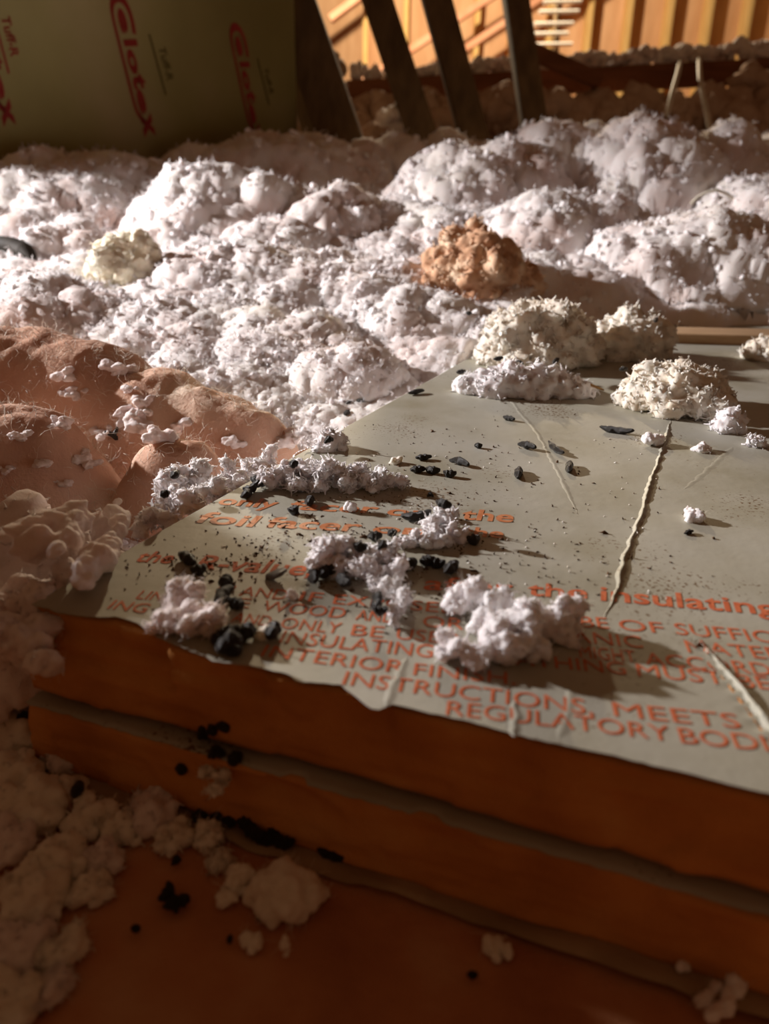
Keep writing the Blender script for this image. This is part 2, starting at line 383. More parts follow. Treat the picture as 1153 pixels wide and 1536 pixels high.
# kraft strip lying on the floor along the lower slab
def strip_mesh():
    nu = 160; U = np.linspace(-0.01, BW, nu); p3 = np.stack([U, 0 * U, 0 * U], -1)
    rows = []
    for vv, zz in ((-0.0088, 0.0006), (-0.0072, 0.0014), (-0.0055, 0.0010), (0.002, 0.0003)):
        d = vv + (0.0016 * fbm(p3 * 120, 3, 71 + int(-vv * 1000)) if vv < 0 else 0)
        us = U + SK * d
        rows.append(np.stack([C0[0] + EU[0] * us + EV[0] * d, C0[1] + EU[1] * us + EV[1] * d, zz + 0.0004 * fbm(p3 * 150, 2, 75) + 0 * U], -1))
    v = np.concatenate(rows); f = []
    for r in range(3):
        for k in range(nu - 1): f.append((r * nu + k, r * nu + k + 1, (r + 1) * nu + k + 1, (r + 1) * nu + k))
    return mesh_np('paper_strip', v, np.array(f))
o = link('paper_strip', strip_mesh(), MKRAFT); tag(o, 'torn brown paper strip on the floor along the lower foam board', 'paper')

# ---- lettering
FONT_CACHE = {}
def text_mesh(s, bold=0.0):
    c = bpy.data.curves.new('t', 'FONT'); c.body = s; c.size = 1.0; c.offset = bold; c.resolution_u = 3; c.fill_mode = 'FRONT'
    if not bold: c.offset = 0.0
    ob = bpy.data.objects.new('t', c); COL.objects.link(ob)
    bpy.context.view_layer.update()
    me = bpy.data.meshes.new_from_object(ob.evaluated_get(bpy.context.evaluated_depsgraph_get()))
    bpy.data.objects.remove(ob, do_unlink=True); bpy.data.curves.remove(c)
    bm = bmesh.new(); bm.from_mesh(me); bpy.data.meshes.remove(me)
    bmesh.ops.triangulate(bm, faces=bm.faces)
    for _ in range(2):
        long_e = [e for e in bm.edges if e.calc_length() > 0.22]
        if long_e: bmesh.ops.subdivide_edges(bm, edges=long_e, cuts=1); bmesh.ops.triangulate(bm, faces=bm.faces)
    v = np.array([x.co[:] for x in bm.verts]); f = np.array([[q.index for q in x.verts] for x in bm.faces]); bm.free()
    return v, f
def word(s, x0, y0, x1, y1, cap, bold=0.0, m=None, slant=0.0):
    v, f = text_mesh(s, bold)
    P0, P1, PT = pz(x0, y0, ZB)[:2], pz(x1, y1, ZB)[:2], pz(x0, y0 - cap, ZB)[:2]
    d = P1 - P0; L = np.linalg.norm(d); d /= L; n = np.array([-d[1], d[0]])
    h = abs(np.dot(PT - P0, n))
    mn, mx = v[:, 0].min(), v[:, 0].max()
    xs = (v[:, 0] - mn) / (mx - mn) * L; ys = v[:, 1] / 0.70 * h + 0
    p = P0 + d * (xs + slant * ys)[:, None] + n * ys[:, None]
    z = ZB + relief(p[:, 0], p[:, 1]) + 0.00015
    me = mesh_np('lettering', np.stack([p[:, 0], p[:, 1], z], -1), f)
    return child('lettering', me, m or MLET, board)
for a in [('only', 324, 757, 411, 762, 13), ('facer', 430, 763, 565, 770, 13), ('on', 578, 772, 643, 776, 13), ('the', 690, 779, 769, 784, 16),
          ('foil', 289, 784, 378, 790, 17), ('facer', 395, 790, 538, 797, 16), ('on', 556, 798, 636, 803, 14), ('the', 690, 804, 754, 808, 14)]:
    word(*a, bold=0.022, m=MLETB, slant=0.12)
for a in [('the', 200, 843, 255, 846, 17), ('R-value,', 290, 853, 466, 864, 21), ('after', 634, 884, 768, 892, 20), ('the', 790, 893, 881, 899, 19), ('insulating', 900, 901, 1170, 923, 21)]:
    word(*a, bold=0.016, slant=0.12)
for a in [('IN', 322, 889, 345, 892, 14), ('AND', 357, 894, 428, 900, 15), ('IF', 447, 901, 480, 904, 15), ('EXPOSED', 498, 906, 692, 921, 15), ('TO', 706, 923, 750, 927, 15), ('ALSO', 770, 930, 860, 938, 15), ('BE', 872, 940, 914, 943, 16), ('OF', 930, 945, 998, 950, 16), ('SUFFICIENT', 1015, 951, 1275, 975, 17),
          ('LIN', 203, 899, 240, 903, 14), ('E', 352, 912, 373, 913, 15), ('WOOD', 390, 916, 515, 928, 16), ('AND', 532, 930, 590, 935, 16), ('OR', 633, 940, 695, 945, 17), ('INORGANIC', 720, 949, 965, 972, 17), ('MATERIAL', 1032, 978, 1250, 997, 18),
          ('ING', 160, 914, 216, 921, 15), ('AND', 345, 934, 402, 940, 16), ('ONLY', 418, 942, 508, 951, 17), ('BE', 525, 953, 574, 957, 17), ('USED', 593, 959, 690, 968, 17), ('AS', 715, 971, 760, 975, 17), ('MIGHT', 870, 986, 955, 994, 18), ('ACCORD', 969, 996, 1160, 1014, 18),
          ('INSULATING', 418, 964, 648, 987, 19), ('SHEATHING', 700, 991, 940, 1012, 18), ('MUST', 957, 1014, 1090, 1027, 19), ('BE', 1110, 1030, 1160, 1035, 19),
          ('INTERIOR', 390, 985, 604, 1010, 19), ('FINISH.', 619, 1012, 773, 1028, 18),
          ('INSTRUCTIONS,', 512, 1026, 890, 1073, 21), ('MEETS', 921, 1074, 1113, 1093, 21),
          ('REGULATORY', 668, 1072, 1008, 1112, 22), ('BODIES', 1022, 1114, 1215, 1133, 23)]:
    word(*a, bold=0.0)

# ------------------------------------------------------------------ loose fill blanket
MOUNDS = [  # x, y of the top in the photograph, radius in px, distance
    (60, 425, 90, .60), (330, 252, 95, .95), (215, 345, 70, .86), (60, 262, 80, 1.02), (90, 335, 50, .82), (480, 285, 62, .92), (560, 300, 50, 1.0), (410, 330, 50, .85),
    (400, 385, 110, .72), (290, 455, 120, .60), (430, 480, 80, .56), (560, 395, 80, .70), (630, 440, 60, .62), (520, 525, 55, .50), (620, 300, 60, .95),
    (690, 318, 80, .92), (820, 300, 60, .88), (985, 180, 85, 1.12), (1085, 195, 60, 1.15), (835, 190, 60, 1.16), (765, 215, 70, 1.10), (690, 225, 70, 1.06), (905, 292, 62, .92),
    (1060, 320, 110, .80), (1140, 300, 70, .86), (1190, 260, 90, 1.0), (1160, 215, 60, 1.2), (640, 290, 50, 1.02), (900, 200, 50, 1.2),
    (430, 205, 110, 1.42), (330, 225, 80, 1.40), (110, 235, 130, 1.22), (20, 245, 90, 1.15), (600, 215, 70, 1.50), (530, 215, 60, 1.45), (690, 205, 60, 1.5), (-90, 300, 120, .95), (-80, 420, 120, .62),
]
BASE_Y = [0.15, 0.28, 0.40, 0.50, 0.60, 0.80, 1.0, 1.3, 2.1]; BASE_Z = [0.002, 0.004, 0.016, 0.036, 0.056, 0.086, 0.108, 0.122, 0.125]
mx_, my_, mz_, mr_ = [], [], [], []
for (x, y, r, Y) in MOUNDS:
    p = py_(x, y, Y); mx_.append(p[0]); my_.append(p[1]); mz_.append(p[2]); mr_.append(r * depth(p) / F_PX)
def blanket_z(x, y):
    base = np.interp(y, BASE_Y, BASE_Z) + 0.0 * x
    z = base.copy(); acc = np.zeros_like(x)
    for a, c, zt, r in zip(mx_, my_, mz_, mr_):
        d2 = ((x - a) ** 2 + ((y - c) / 0.9) ** 2) / (r * r)
        h = np.maximum(zt - 0.008 - np.interp(c, BASE_Y, BASE_Z), 0.004)
        acc = np.maximum(acc, h * np.clip(1 - d2 / 2.3, 0, 1) ** 0.62)
    return z + acc
NA, NR = 420, 400
ang = np.linspace(-0.66, 0.66, NA); rr = np.exp(np.linspace(math.log(0.27), math.log(2.0), NR))
AA, RR = np.meshgrid(ang, rr, indexing='ij')
X = (RR * np.tan(AA)).ravel(); Y = RR.ravel()
Z = blanket_z(X, Y)
p3 = np.stack([X, Y, Z], -1)
Z = Z + 0.010 * fbm(p3 * 22, 2, 101) * np.clip(Y / 0.6, 0.5, 1.6)
bu, bv = w2uv(p3); inside = (bu - SK * bv > -0.004) & (bu - SK * bv < BW) & (bv > -0.02) & (bv < BD)
def grid_norm(P):
    Q = P.reshape(NA, NR, 3); da = np.gradient(Q, axis=0); db = np.gradient(Q, axis=1)
    n = np.cross(da, db); n /= np.linalg.norm(n, axis=2)[..., None] + 1e-12
    return (n * np.sign(n[..., 2:3])).reshape(-1, 3)
p3[:, 2] = Z
far = np.clip(p3[:, 1] / 0.7, 0.7, 1.5)
nn = grid_norm(p3); p3 = p3 + nn * (0.014 * far * (billow(p3 * 30, 5) - 0.5))[:, None]
nn = grid_norm(p3); p3 = p3 + nn * (0.0062 * far * (billow(p3 * 88, 7) - 0.4))[:, None]
nn = grid_norm(p3); p3 = p3 + nn * (0.0026 * billow(p3 * 230, 12) + 0.0010 * fbm(p3 * 520, 2, 15))[:, None]
edge_y = 0.685 + 0.025 * fbm(p3 * np.array([25, 25, 0]), 2, 8); sm_ = np.clip((p3[:, 1] - edge_y) / 0.055, 0, 1) ** 0.55
p3[:, 2] = np.where(inside, ZB - 0.002 + (np.maximum(p3[:, 2], ZB) - ZB + 0.002) * sm_, p3[:, 2])
i, j = np.meshgrid(np.arange(NA - 1), np.arange(NR - 1), indexing='ij'); a = (i * NR + j).ravel()
f = np.stack([a, a + NR, a + NR + 1, a + 1], -1)
low = inside & (p3[:, 1] < edge_y)
hide = low | (p3[:, 2] < -0.0005)
keep = ~hide[f].all(axis=1)
# where the fill spills over the board it lies on it
f = f[keep]; used = np.unique(f); rm = np.full(len(p3), -1); rm[used] = np.arange(len(used))
BLANKET_P, BLANKET_N = p3, grid_norm(p3)
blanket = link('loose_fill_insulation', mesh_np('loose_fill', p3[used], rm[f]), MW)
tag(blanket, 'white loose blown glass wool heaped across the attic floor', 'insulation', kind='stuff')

def tuft_protos(n, sub, seed, stretch=1.5, rough=0.45):
    out = []; rg = np.random.default_rng(seed); v0, f0 = ico(sub)
    for k in range(n):
        v = v0 * (1 + rough * fbm(v0 * 1.7 + 9.1 * k, 2, seed + k)[:, None] + 0.22 * fbm(v0 * 4.5 + 3.7 * k, 1, seed + 50 + k)[:, None])
        v = v * np.array([1, rg.uniform(.6, .9), rg.uniform(.9, stretch)])
        v[:, 0] += 0.35 * v[:, 2] ** 2 * rg.uniform(-1, 1)
        out.append(v)
    return out, f0
def rand_rot(n, rg):
    q = rg.normal(size=(n, 4)); q /= np.linalg.norm(q, axis=1)[:, None]; w, x, y, z = q.T
    return np.stack([np.stack([1-2*(y*y+z*z), 2*(x*y-z*w), 2*(x*z+y*w)], -1), np.stack([2*(x*y+z*w), 1-2*(x*x+z*z), 2*(y*z-x*w)], -1), np.stack([2*(x*z-y*w), 2*(y*z+x*w), 1-2*(x*x+y*y)], -1)], 1)
def scatter(pts, scl, protos, f0, rg):
    n = len(pts); R = rand_rot(n, rg); pid = rg.integers(0, len(protos), n); PV = np.stack(protos)[pid]
    v = np.einsum('nij,nkj->nki', R, PV) * np.asarray(scl)[:, None, None] + pts[:, None]
    nv = PV.shape[1]; f = (f0[None] + (np.arange(n) * nv)[:, None, None]).reshape(-1, 3)
    return v.reshape(-1, 3), f
TP, TF = tuft_protos(14, 2, 300)
ok = np.where(~low & (BLANKET_P[:, 2] > 0.012))[0]
def fibres(pts, nrm, n_seg, length, rad, rg, curl=0.6):
    n = len(pts); d = nrm + rg.normal(size=(n, 3)) * 0.7; d /= np.linalg.norm(d, axis=1)[:, None]
    L = rg.uniform(0.4, 1.0, n) * length; P = [pts]
    for k in range(n_seg):
        d = d + rg.normal(size=(n, 3)) * curl; d /= np.linalg.norm(d, axis=1)[:, None]; P.append(P[-1] + d * (L / n_seg)[:, None])
    P = np.stack(P, 1); m_ = n_seg + 1
    t = np.gradient(P, axis=1); t /= np.linalg.norm(t, axis=2)[..., None] + 1e-12
    a = np.cross(t, np.array([0.2, 0.3, 0.93])); a /= np.linalg.norm(a, axis=2)[..., None] + 1e-12; b_ = np.cross(t, a)
    tp = np.linspace(1, 0.35, m_)[None, :, None, None]; rad = np.broadcast_to(np.asarray(rad, float), (n,))[:, None, None, None]
    an = np.arange(3) * 2 * math.pi / 3
    V = P[:, :, None] + rad * tp * (np.cos(an)[None, None, :, None] * a[:, :, None] + np.sin(an)[None, None, :, None] * b_[:, :, None])
    i, j = np.meshgrid(np.arange(n_seg), np.arange(3), indexing='ij'); k = (j + 1) % 3
    f1 = np.stack([i * 3 + j, i * 3 + k, (i + 1) * 3 + k, (i + 1) * 3 + j], -1).reshape(-1, 4)
    F = (f1[None] + (np.arange(n) * m_ * 3)[:, None, None]).reshape(-1, 4)
    return V.reshape(-1, 3), F
Q_ = BLANKET_P.reshape(NA, NR, 3)
area = np.linalg.norm(np.cross(np.gradient(Q_, axis=0), np.gradient(Q_, axis=1)), axis=2).ravel()[ok]
dd_ = np.linalg.norm(BLANKET_P[ok] - CAM, axis=1)
wgt = area / dd_ ** 2
cl = fbm(BLANKET_P[ok] * 34, 2, 400); wk = wgt * np.clip(0.5 + 1.5 * cl, 0.08, 2)
sel = RNG.choice(ok, 2600, replace=True, p=wk / wk.sum())
sp = BLANKET_P[sel]; scl = RNG.uniform(0.0012, 0.0032, len(sel)) * np.clip(sp[:, 1] / 0.6, 0.75, 2.2) ** 0.8
v, f = scatter(sp + BLANKET_N[sel] * (scl * 0.3)[:, None], scl, TP, TF, RNG)
o = link('insulation_tufts', mesh_np('tufts', v, f), MWB); o.parent = blanket; o['kind'] = 'stuff'
def curls(pts, nrm, n_seg, length, rad, rg, curl=0.9):        # thick short woolly curls, size per point
    q, qf = fibres(pts, nrm, n_seg, length, rad, rg, curl); return q, qf
wc = wgt * np.clip(0.75 + 1.2 * cl, 0.2, 2)
sel = RNG.choice(ok, 36000, replace=True, p=wc / wc.sum()); sp = BLANKET_P[sel] + RNG.normal(size=(36000, 3)) * 0.0012
fs = np.clip(sp[:, 1] / 0.55, 0.8, 2.4) ** 0.85
o = link('woolly_curls', mesh_np('curls', *fibres(sp, BLANKET_N[sel] * 1.2, 3, 0.0056 * fs, 0.00050 * fs, RNG, 0.9)), MWB); o.parent = blanket; o['kind'] = 'stuff'
sel = RNG.choice(ok, 4500, replace=True, p=wgt / wgt.sum())
o = link('fine_fibres', mesh_np('fibres', *fibres(BLANKET_P[sel], BLANKET_N[sel], 3, 0.010, 0.00010, RNG)), MFIB); o.parent = blanket; o['kind'] = 'stuff'

# ------------------------------------------------------------------ clumps of wool
CP, CF = tuft_protos(10, 3, 500, 1.45, 0.34)
CP2, CF2 = tuft_protos(10, 2, 520, 1.45, 0.34)
def fuse(V, Fc, vox, smooth=4):           # melt overlapping blobs into one soft surface
    me = mesh_np('tmp', V, Fc); ob = bpy.data.objects.new('tmp', me); COL.objects.link(ob)
    m_ = ob.modifiers.new('r', 'REMESH'); m_.mode = 'VOXEL'; m_.voxel_size = vox
    if smooth:
        q = ob.modifiers.new('s', 'SMOOTH'); q.iterations = smooth; q.factor = 0.5
    e = ob.evaluated_get(bpy.context.evaluated_depsgraph_get()); em = e.to_mesh()
    n = len(em.vertices); v = np.empty(n * 3, np.float32); em.vertices.foreach_get('co', v); v = v.reshape(-1, 3).astype(float)
    nr = np.empty(n * 3, np.float32); em.vertices.foreach_get('normal', nr); nr = nr.reshape(-1, 3).astype(float)
    f = np.empty(len(em.loops), np.int32); em.loops.foreach_get('vertex_index', f); f = f.reshape(-1, 4)
    e.to_mesh_clear(); bpy.data.objects.remove(ob, do_unlink=True); bpy.data.meshes.remove(me)
    return v, f, nr
def bbox_place(box, z0, dr, Yd=None):
    x0, y0, x1, y1 = box; cx = (x0 + x1) / 2
    if Yd:
        c = py_(cx, y1, Yd); wd = (x1 - x0) * depth(c) / F_PX; return c, wd / 2, wd * dr / 2, py_(cx, y0, Yd)[2] - c[2]
    g = pz(cx, y1, z0); wd = (x1 - x0) * depth(g) / F_PX; D = wd * dr
    c = g + np.array([0, D / 2, 0]); d = depth(c); wd = (x1 - x0) * d / F_PX
    c = pz(cx, y1, z0); c[1] += wd * dr / 2; c[0] = py_(cx, y1, c[1])[0]
    top = py_(cx, y0, c[1] + wd * dr * 0.1)
    return c, wd / 2, wd * dr / 2, max(top[2] - z0, wd * 0.12)
def wool(box, z0, label, m=MWB, dr=0.7, n=40, br=0.22, fib=60, seed=0, name='insulation_tuft', group=None, flat=1.0, sub=None, fl=0.006, cat='insulation tuft', knob=0, Yd=None, path=None):
    rg = np.random.default_rng(9000 + seed)
    c, rx, ry, h = bbox_place(box, z0, dr, Yd); h *= flat; n = int(n * 1.5); br *= 0.82
    u = rg.normal(size=(n, 3)); u[:, 2] = np.abs(u[:, 2]); u /= np.linalg.norm(u, axis=1)[:, None]
    rad = rg.uniform(0.3, 1.0, n) ** 0.5 * 0.82 * (1 + 0.30 * fbm(u * 1.6 + seed * 3.1, 2, seed))
    blob = br * min(rx, max(ry, h) * 1.3) * rg.uniform(0.7, 1.5, n)
    P = np.stack([u[:, 0] * rad * rx, u[:, 1] * rad * ry, u[:, 2] * rad * h * 0.86], -1)
    P[:, 2] = np.maximum(P[:, 2], blob * 0.55)
    P[:, 0] *= 1 - 0.05
    if path:
        c = pz((box[0] + box[2]) / 2, box[3] - 10, z0); P = []; blob = []
        for x, y, r in path:
            q = pz(x, y, z0); rm = r * depth(q) / F_PX; q = pz(x, y, z0 + rm * .7)
            for _ in range(7):
                u = rg.normal(size=3); u /= np.linalg.norm(u); P.append(q + u * rm * .62 - c); blob.append(rm * rg.uniform(.32, .58))
        P = np.array(P); blob = np.array(blob); P[:, 2] = np.maximum(P[:, 2], blob * .6); rx = ry = h = 0.01
    V, Fc = scatter(P, blob, CP2, CF2, rg)
    cs = max(0.85, depth(c) / 0.23) ** 0.8; bm_ = blob.mean(); V, Fc, NN = fuse(V, Fc, bm_ * 0.235, 1)
    V = V + NN * (bm_ * (0.30 * fbm(V / (bm_ * 0.8), 2, seed) + 0.26 * (billow(V / (bm_ * 0.85), seed + 4) - .4) + 0.10 * fbm(V / (bm_ * 0.22), 2, seed + 9)))[:, None]
    V[:, 2] = np.maximum(V[:, 2], -0.0002)
    o = link(name, mesh_np(name, V, Fc), m, loc=tuple(c)); tag(o, label, cat, group)
    if knob:
        k = rg.integers(0, len(V), knob * 3); nv_ = NN[k]; q, qf = fibres(V[k] - NN[k] * .0004, nv_, 3, 0.0034 * cs, 0.00045 * cs, rg, 1.1)
        q[:, 2] = np.maximum(q[:, 2], 0); child_l('curled_tufts', mesh_np('curled_tufts', q, qf), m, o)
    if fib:
        fib = fib * 3; k = rg.integers(0, len(V), fib); nv_ = NN[k]
        q, qf = fibres(V[k], nv_, 3, fl * 0.7, 0.00006, rg); q[:, 2] = np.maximum(q[:, 2], 0)
        child_l('fibre', mesh_np('fibre', q, qf), MFIB, o)
    return o, c, (rx, ry, h)
def child_l(name, me, m, par):           # child in its parent's own space
    o = link(name, me, m); o.parent = par; o['kind'] = 'stuff'; return o

# tufts lying on the foil
wool((658, 878, 868, 998), ZB, 'large bright white wool tuft on the capital lettering, casting a long shadow', seed=1, fib=160, knob=300, path=[(690, 900, 26), (712, 902, 34), (735, 925, 38), (682, 962, 26), (674, 982, 22), (715, 985, 22), (770, 955, 44), (800, 935, 42), (838, 918, 34), (850, 945, 24), (800, 970, 26), (755, 980, 20), (745, 950, 34), (860, 965, 10)])
wool((455, 806, 612, 885), ZB, 'white wool tuft beneath a row of black droppings by the word value', seed=2, knob=260, path=[(470, 850, 18), (490, 832, 27), (518, 826, 28), (550, 828, 24), (580, 832, 24), (598, 855, 20), (515, 850, 18), (545, 856, 20), (500, 850, 18), (570, 862, 14)])
wool((550, 868, 612, 945), ZB, 'narrow white wool tuft trailing over the small capitals', seed=3, knob=120, path=[(560, 878, 12), (584, 886, 19), (600, 900, 17), (596, 918, 15), (592, 936, 9)])
wool((590, 768, 702, 826), ZB, 'white wool tuft with a pink bead beside the orange bold words', seed=4, knob=120, path=[(602, 812, 12), (625, 808, 16), (650, 792, 20), (668, 780, 20), (686, 800, 17), (660, 810, 15), (640, 812, 14), (662, 770, 12)])
wool((215, 872, 335, 962), ZB, 'pinkish shaded wool tuft at the broken corner of the foam board', MMAUVE, seed=5, fib=160, knob=200, path=[(270, 895, 30), (290, 905, 36), (255, 920, 30), (300, 930, 32), (270, 940, 26), (318, 925, 20), (240, 935, 20)])
wool((330, 684, 618, 736), ZB, 'long ragged white wool strip across the first orange bold line', seed=6, fib=200, knob=420, path=[(400, 720, 18), (430, 714, 22), (465, 708, 24), (500, 713, 24), (540, 714, 22), (575, 720, 18), (600, 725, 12), (480, 722, 20), (520, 726, 16), (445, 728, 14), (560, 730, 12)])
wool((205, 672, 440, 800), 0.043, 'curled white wool bundle hanging over the left edge of the foil', seed=7, fib=300, knob=520, path=[(210, 797, 14), (228, 778, 20), (250, 752, 26), (265, 727, 28), (300, 715, 28), (320, 738, 24), (345, 712, 26), (385, 700, 26), (410, 690, 20), (280, 758, 24), (250, 785, 16), (360, 735, 16), (300, 745, 20)])
wool((672, 545, 900, 602), ZB, 'low rim of white wool crumbs under the big cream heap', n=120, br=.22, dr=.4, seed=8, knob=220)
wool((690, 422, 915, 560), ZB, 'big matted cream wool heap resting on the foil', MCR, n=150, br=.17, dr=.7, seed=9, knob=700, fib=160)
wool((868, 452, 1010, 545), ZB, 'cream wool clump behind the big matted heap', MCR, n=80, br=.22, dr=.7, seed=10, knob=260)
wool((905, 528, 1108, 632), ZB, 'spread-out cream wool clump beside the big heap with straw in it', MCR, n=120, br=.18, dr=.8, seed=11, knob=420, fib=120)
wool((1066, 612, 1116, 650), ZB, 'small round white wool puff near the cream clump', n=16, br=.42, dr=.7, seed=12, knob=40, fib=20)
wool((1112, 505, 1190, 545), ZB, 'cream wool scrap beside the board back edge', MCR, n=30, br=.3, dr=.6, seed=13, knob=60)
wool((1118, 648, 1146, 672), ZB, 'tiny white wool ball at the clear area of foil', n=8, br=.5, dr=.8, seed=14, knob=20, fib=8)
wool((955, 648, 992, 670), ZB, 'small wispy white flake next to the long dropping', n=7, br=.4, dr=.6, seed=15, fib=14)
wool((1036, 662, 1066, 680), ZB, 'small white crumb right of the long crease', n=7, br=.4, dr=.7, seed=16, fib=8)
wool((1022, 752, 1060, 784), ZB, 'curved white chip on bare foil below the wool crumb', n=9, br=.35, dr=.7, seed=17, fib=8)
wool((517, 748, 535, 768), ZB, 'single white bead by the first bold line of print', n=4, br=.7, dr=.8, seed=18, fib=0)
wool((583, 680, 602, 698), ZB, 'little cream crumb standing above the long wool strip', MCR, n=5, br=.6, dr=.8, seed=19, fib=4)
wool((466, 642, 520, 684), ZB - .002, 'white wool nub on the left foil edge holding a dark dropping', n=18, br=.36, dr=.7, seed=20, knob=60, fib=30)
wool((432, 880, 448, 900), ZB, 'thin white shred standing before the word AND', n=4, br=.6, dr=.6, seed=21, fib=4)
wool((380, 935, 412, 962), ZB, 'small pale wool wad by the dark dropping heap', MCR, n=8, br=.5, dr=.7, seed=22, fib=8)
wool((310, 935, 345, 962), ZB, 'pink tinted wool wad on top of the torn corner', MCR, n=8, br=.5, dr=.7, seed=23, fib=8)

a = pz(985, 502, ZB + .004); b_ = pz(1240, 508, ZB + .004)
me = mesh_np('wood_lath', *bar(a, b_, .030, .008, math.pi / 2), False); bevel(me, .001); o = link('wood_lath', me, MDIAG_L); tag(o, 'flat tan wood lath lying across the back of the foil', 'lath')
# stained heaps standing in the blanket
wool((622, 318, 815, 440), 0.072, 'rusty tan stained wool heap amid white fill', MTAN, n=130, br=.2, dr=.8, seed=30, knob=420, Yd=.70, fib=120, name='stained_wool_heap', cat='wool heap')
wool((128, 325, 262, 424), 0.075, 'yellowed wool heap amid white fill', MYE, n=90, br=.22, dr=.7, seed=31, knob=110, Yd=.72, fib=80, name='yellowed_wool_heap', cat='wool heap')

# ------------------------------------------------------------------ pink fibreglass batt on the left, with unseen heaps added for shade
def fibre_mass(name, tops, base_z, label, m, res=(190, 150), ext=None, amp=0.0035, seed=0, fib=1200, cat='fibreglass', fscale=60, floor=0.0005):
    xs0, xs1, ys0, ys1 = ext
    X, Y = np.meshgrid(np.linspace(xs0, xs1, res[0]), np.linspace(ys0, ys1, res[1]), indexing='ij'); x, y = X.ravel(), Y.ravel()
    z = np.full(len(x), -0.02)
    for tp_ in tops:
        if tp_[0] == 'w': p = np.array(tp_[1:4]); rm_ = tp_[4]
        else: p = py_(tp_[0], tp_[1], tp_[3]); rm_ = tp_[2] * depth(p) / F_PX
        d2 = ((x - p[0]) ** 2 + ((y - p[1]) / 0.75) ** 2) / rm_ ** 2
        z = 0.006 * np.logaddexp(z / 0.006, ((p[2] + 0.013) * np.exp(-0.75 * d2 ** 1.4) - 0.02) / 0.006)
    zb_ = z.copy(); P = np.stack([x, y, z], -1)
    n1 = fbm(P * fscale, 3, seed); z = z + amp * n1 + 0.3 * amp * fbm(P * fscale * 4, 3, seed + 5)
    P[:, 2] = z
    ny = res[1]; i, j = np.meshgrid(np.arange(res[0] - 1), np.arange(ny - 1), indexing='ij'); a = (i * ny + j).ravel()
    f = np.stack([a, a + ny, a + ny + 1, a + 1], -1); keep = (zb_[f] > 0.006).any(axis=1); f = f[keep]
    P[:, 2] = np.maximum(P[:, 2], 0.0)
    used = np.unique(f); rm = np.full(len(P), -1); rm[used] = np.arange(len(used))
    base = np.array([P[used, 0].mean(), P[used, 1].mean(), 0.0])
    o = link(name, mesh_np(name, P[used] - base, rm[f]), m, loc=tuple(base)); tag(o, label, cat)
    rg = np.random.default_rng(seed); k = rg.choice(used, fib)
    nv = np.tile([0, 0, 1.0], (fib, 1)); q, qf = fibres(P[k] - base, nv, 3, 0.012, 0.00012, rg, 0.8)
    child_l('fibre', mesh_np('fibre', q, qf), MFIB, o)
    return o, P[used]
PB, PBP = fibre_mass('fibreglass_batt', [(20, 478, 190, .43), (130, 498, 160, .42), (235, 540, 140, .40), (320, 570, 120, .385), (385, 596, 80, .375), (20, 592, 150, .34), (-90, 500, 190, .42), (-90, 620, 180, .33), (260, 640, 120, .33), ('w', -.30, .33, .173, .07), ('w', -.30, .285, .165, .055), ('w', -.36, .40, .125, .09), ('w', -.29, .23, .14, .07)],  # 'w' tops: out-of-view heaps added to block the torch from the near left
    0, 'torn pink fibreglass batt mound beside the left board edge, with added shading heaps out of view', MPINK, ext=(-0.46, -0.02, 0.10, 0.52), seed=70, fib=8000, res=(240, 200))
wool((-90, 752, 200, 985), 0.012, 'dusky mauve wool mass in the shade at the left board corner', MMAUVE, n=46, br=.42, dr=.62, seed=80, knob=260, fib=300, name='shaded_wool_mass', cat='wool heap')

MBLACK = mat('dark_brown_rubber', [(0.3, (0.018, 0.013, 0.009)), (0.7, (0.045, 0.034, 0.024))], 60, 0.7, 0.3, 300, 0.001)
q_ = [py_(x, y, Yd) for x, y, Yd in ((-90, 318, .80), (-40, 316, .79), (0, 322, .78), (28, 332, .77), (42, 346, .755))]
bp = BLANKET_P[ok]
for p in q_: p[2] = bp[np.argsort((bp[:, 0] - p[0]) ** 2 + (bp[:, 1] - p[1]) ** 2)[:12], 2].max() - .0025
t_ = np.linspace(0, 4, 40); q_ = np.array(q_); q_ = np.stack([np.interp(t_, np.arange(5), q_[:, k]) for k in range(3)], -1)
for _ in range(12): q_[1:-1] = (q_[:-2] + 2 * q_[1:-1] + q_[2:]) / 4
v, f = tube(q_, 0.0095 * np.clip((40 - np.arange(40)) / 9, .12, 1) ** .5, 16)
o = link('rubber_strip', mesh_np('rubber_strip', v, f), MBLACK); tag(o, 'dark curved strip half sunk in the white fill near the yellowed heap', 'strip')
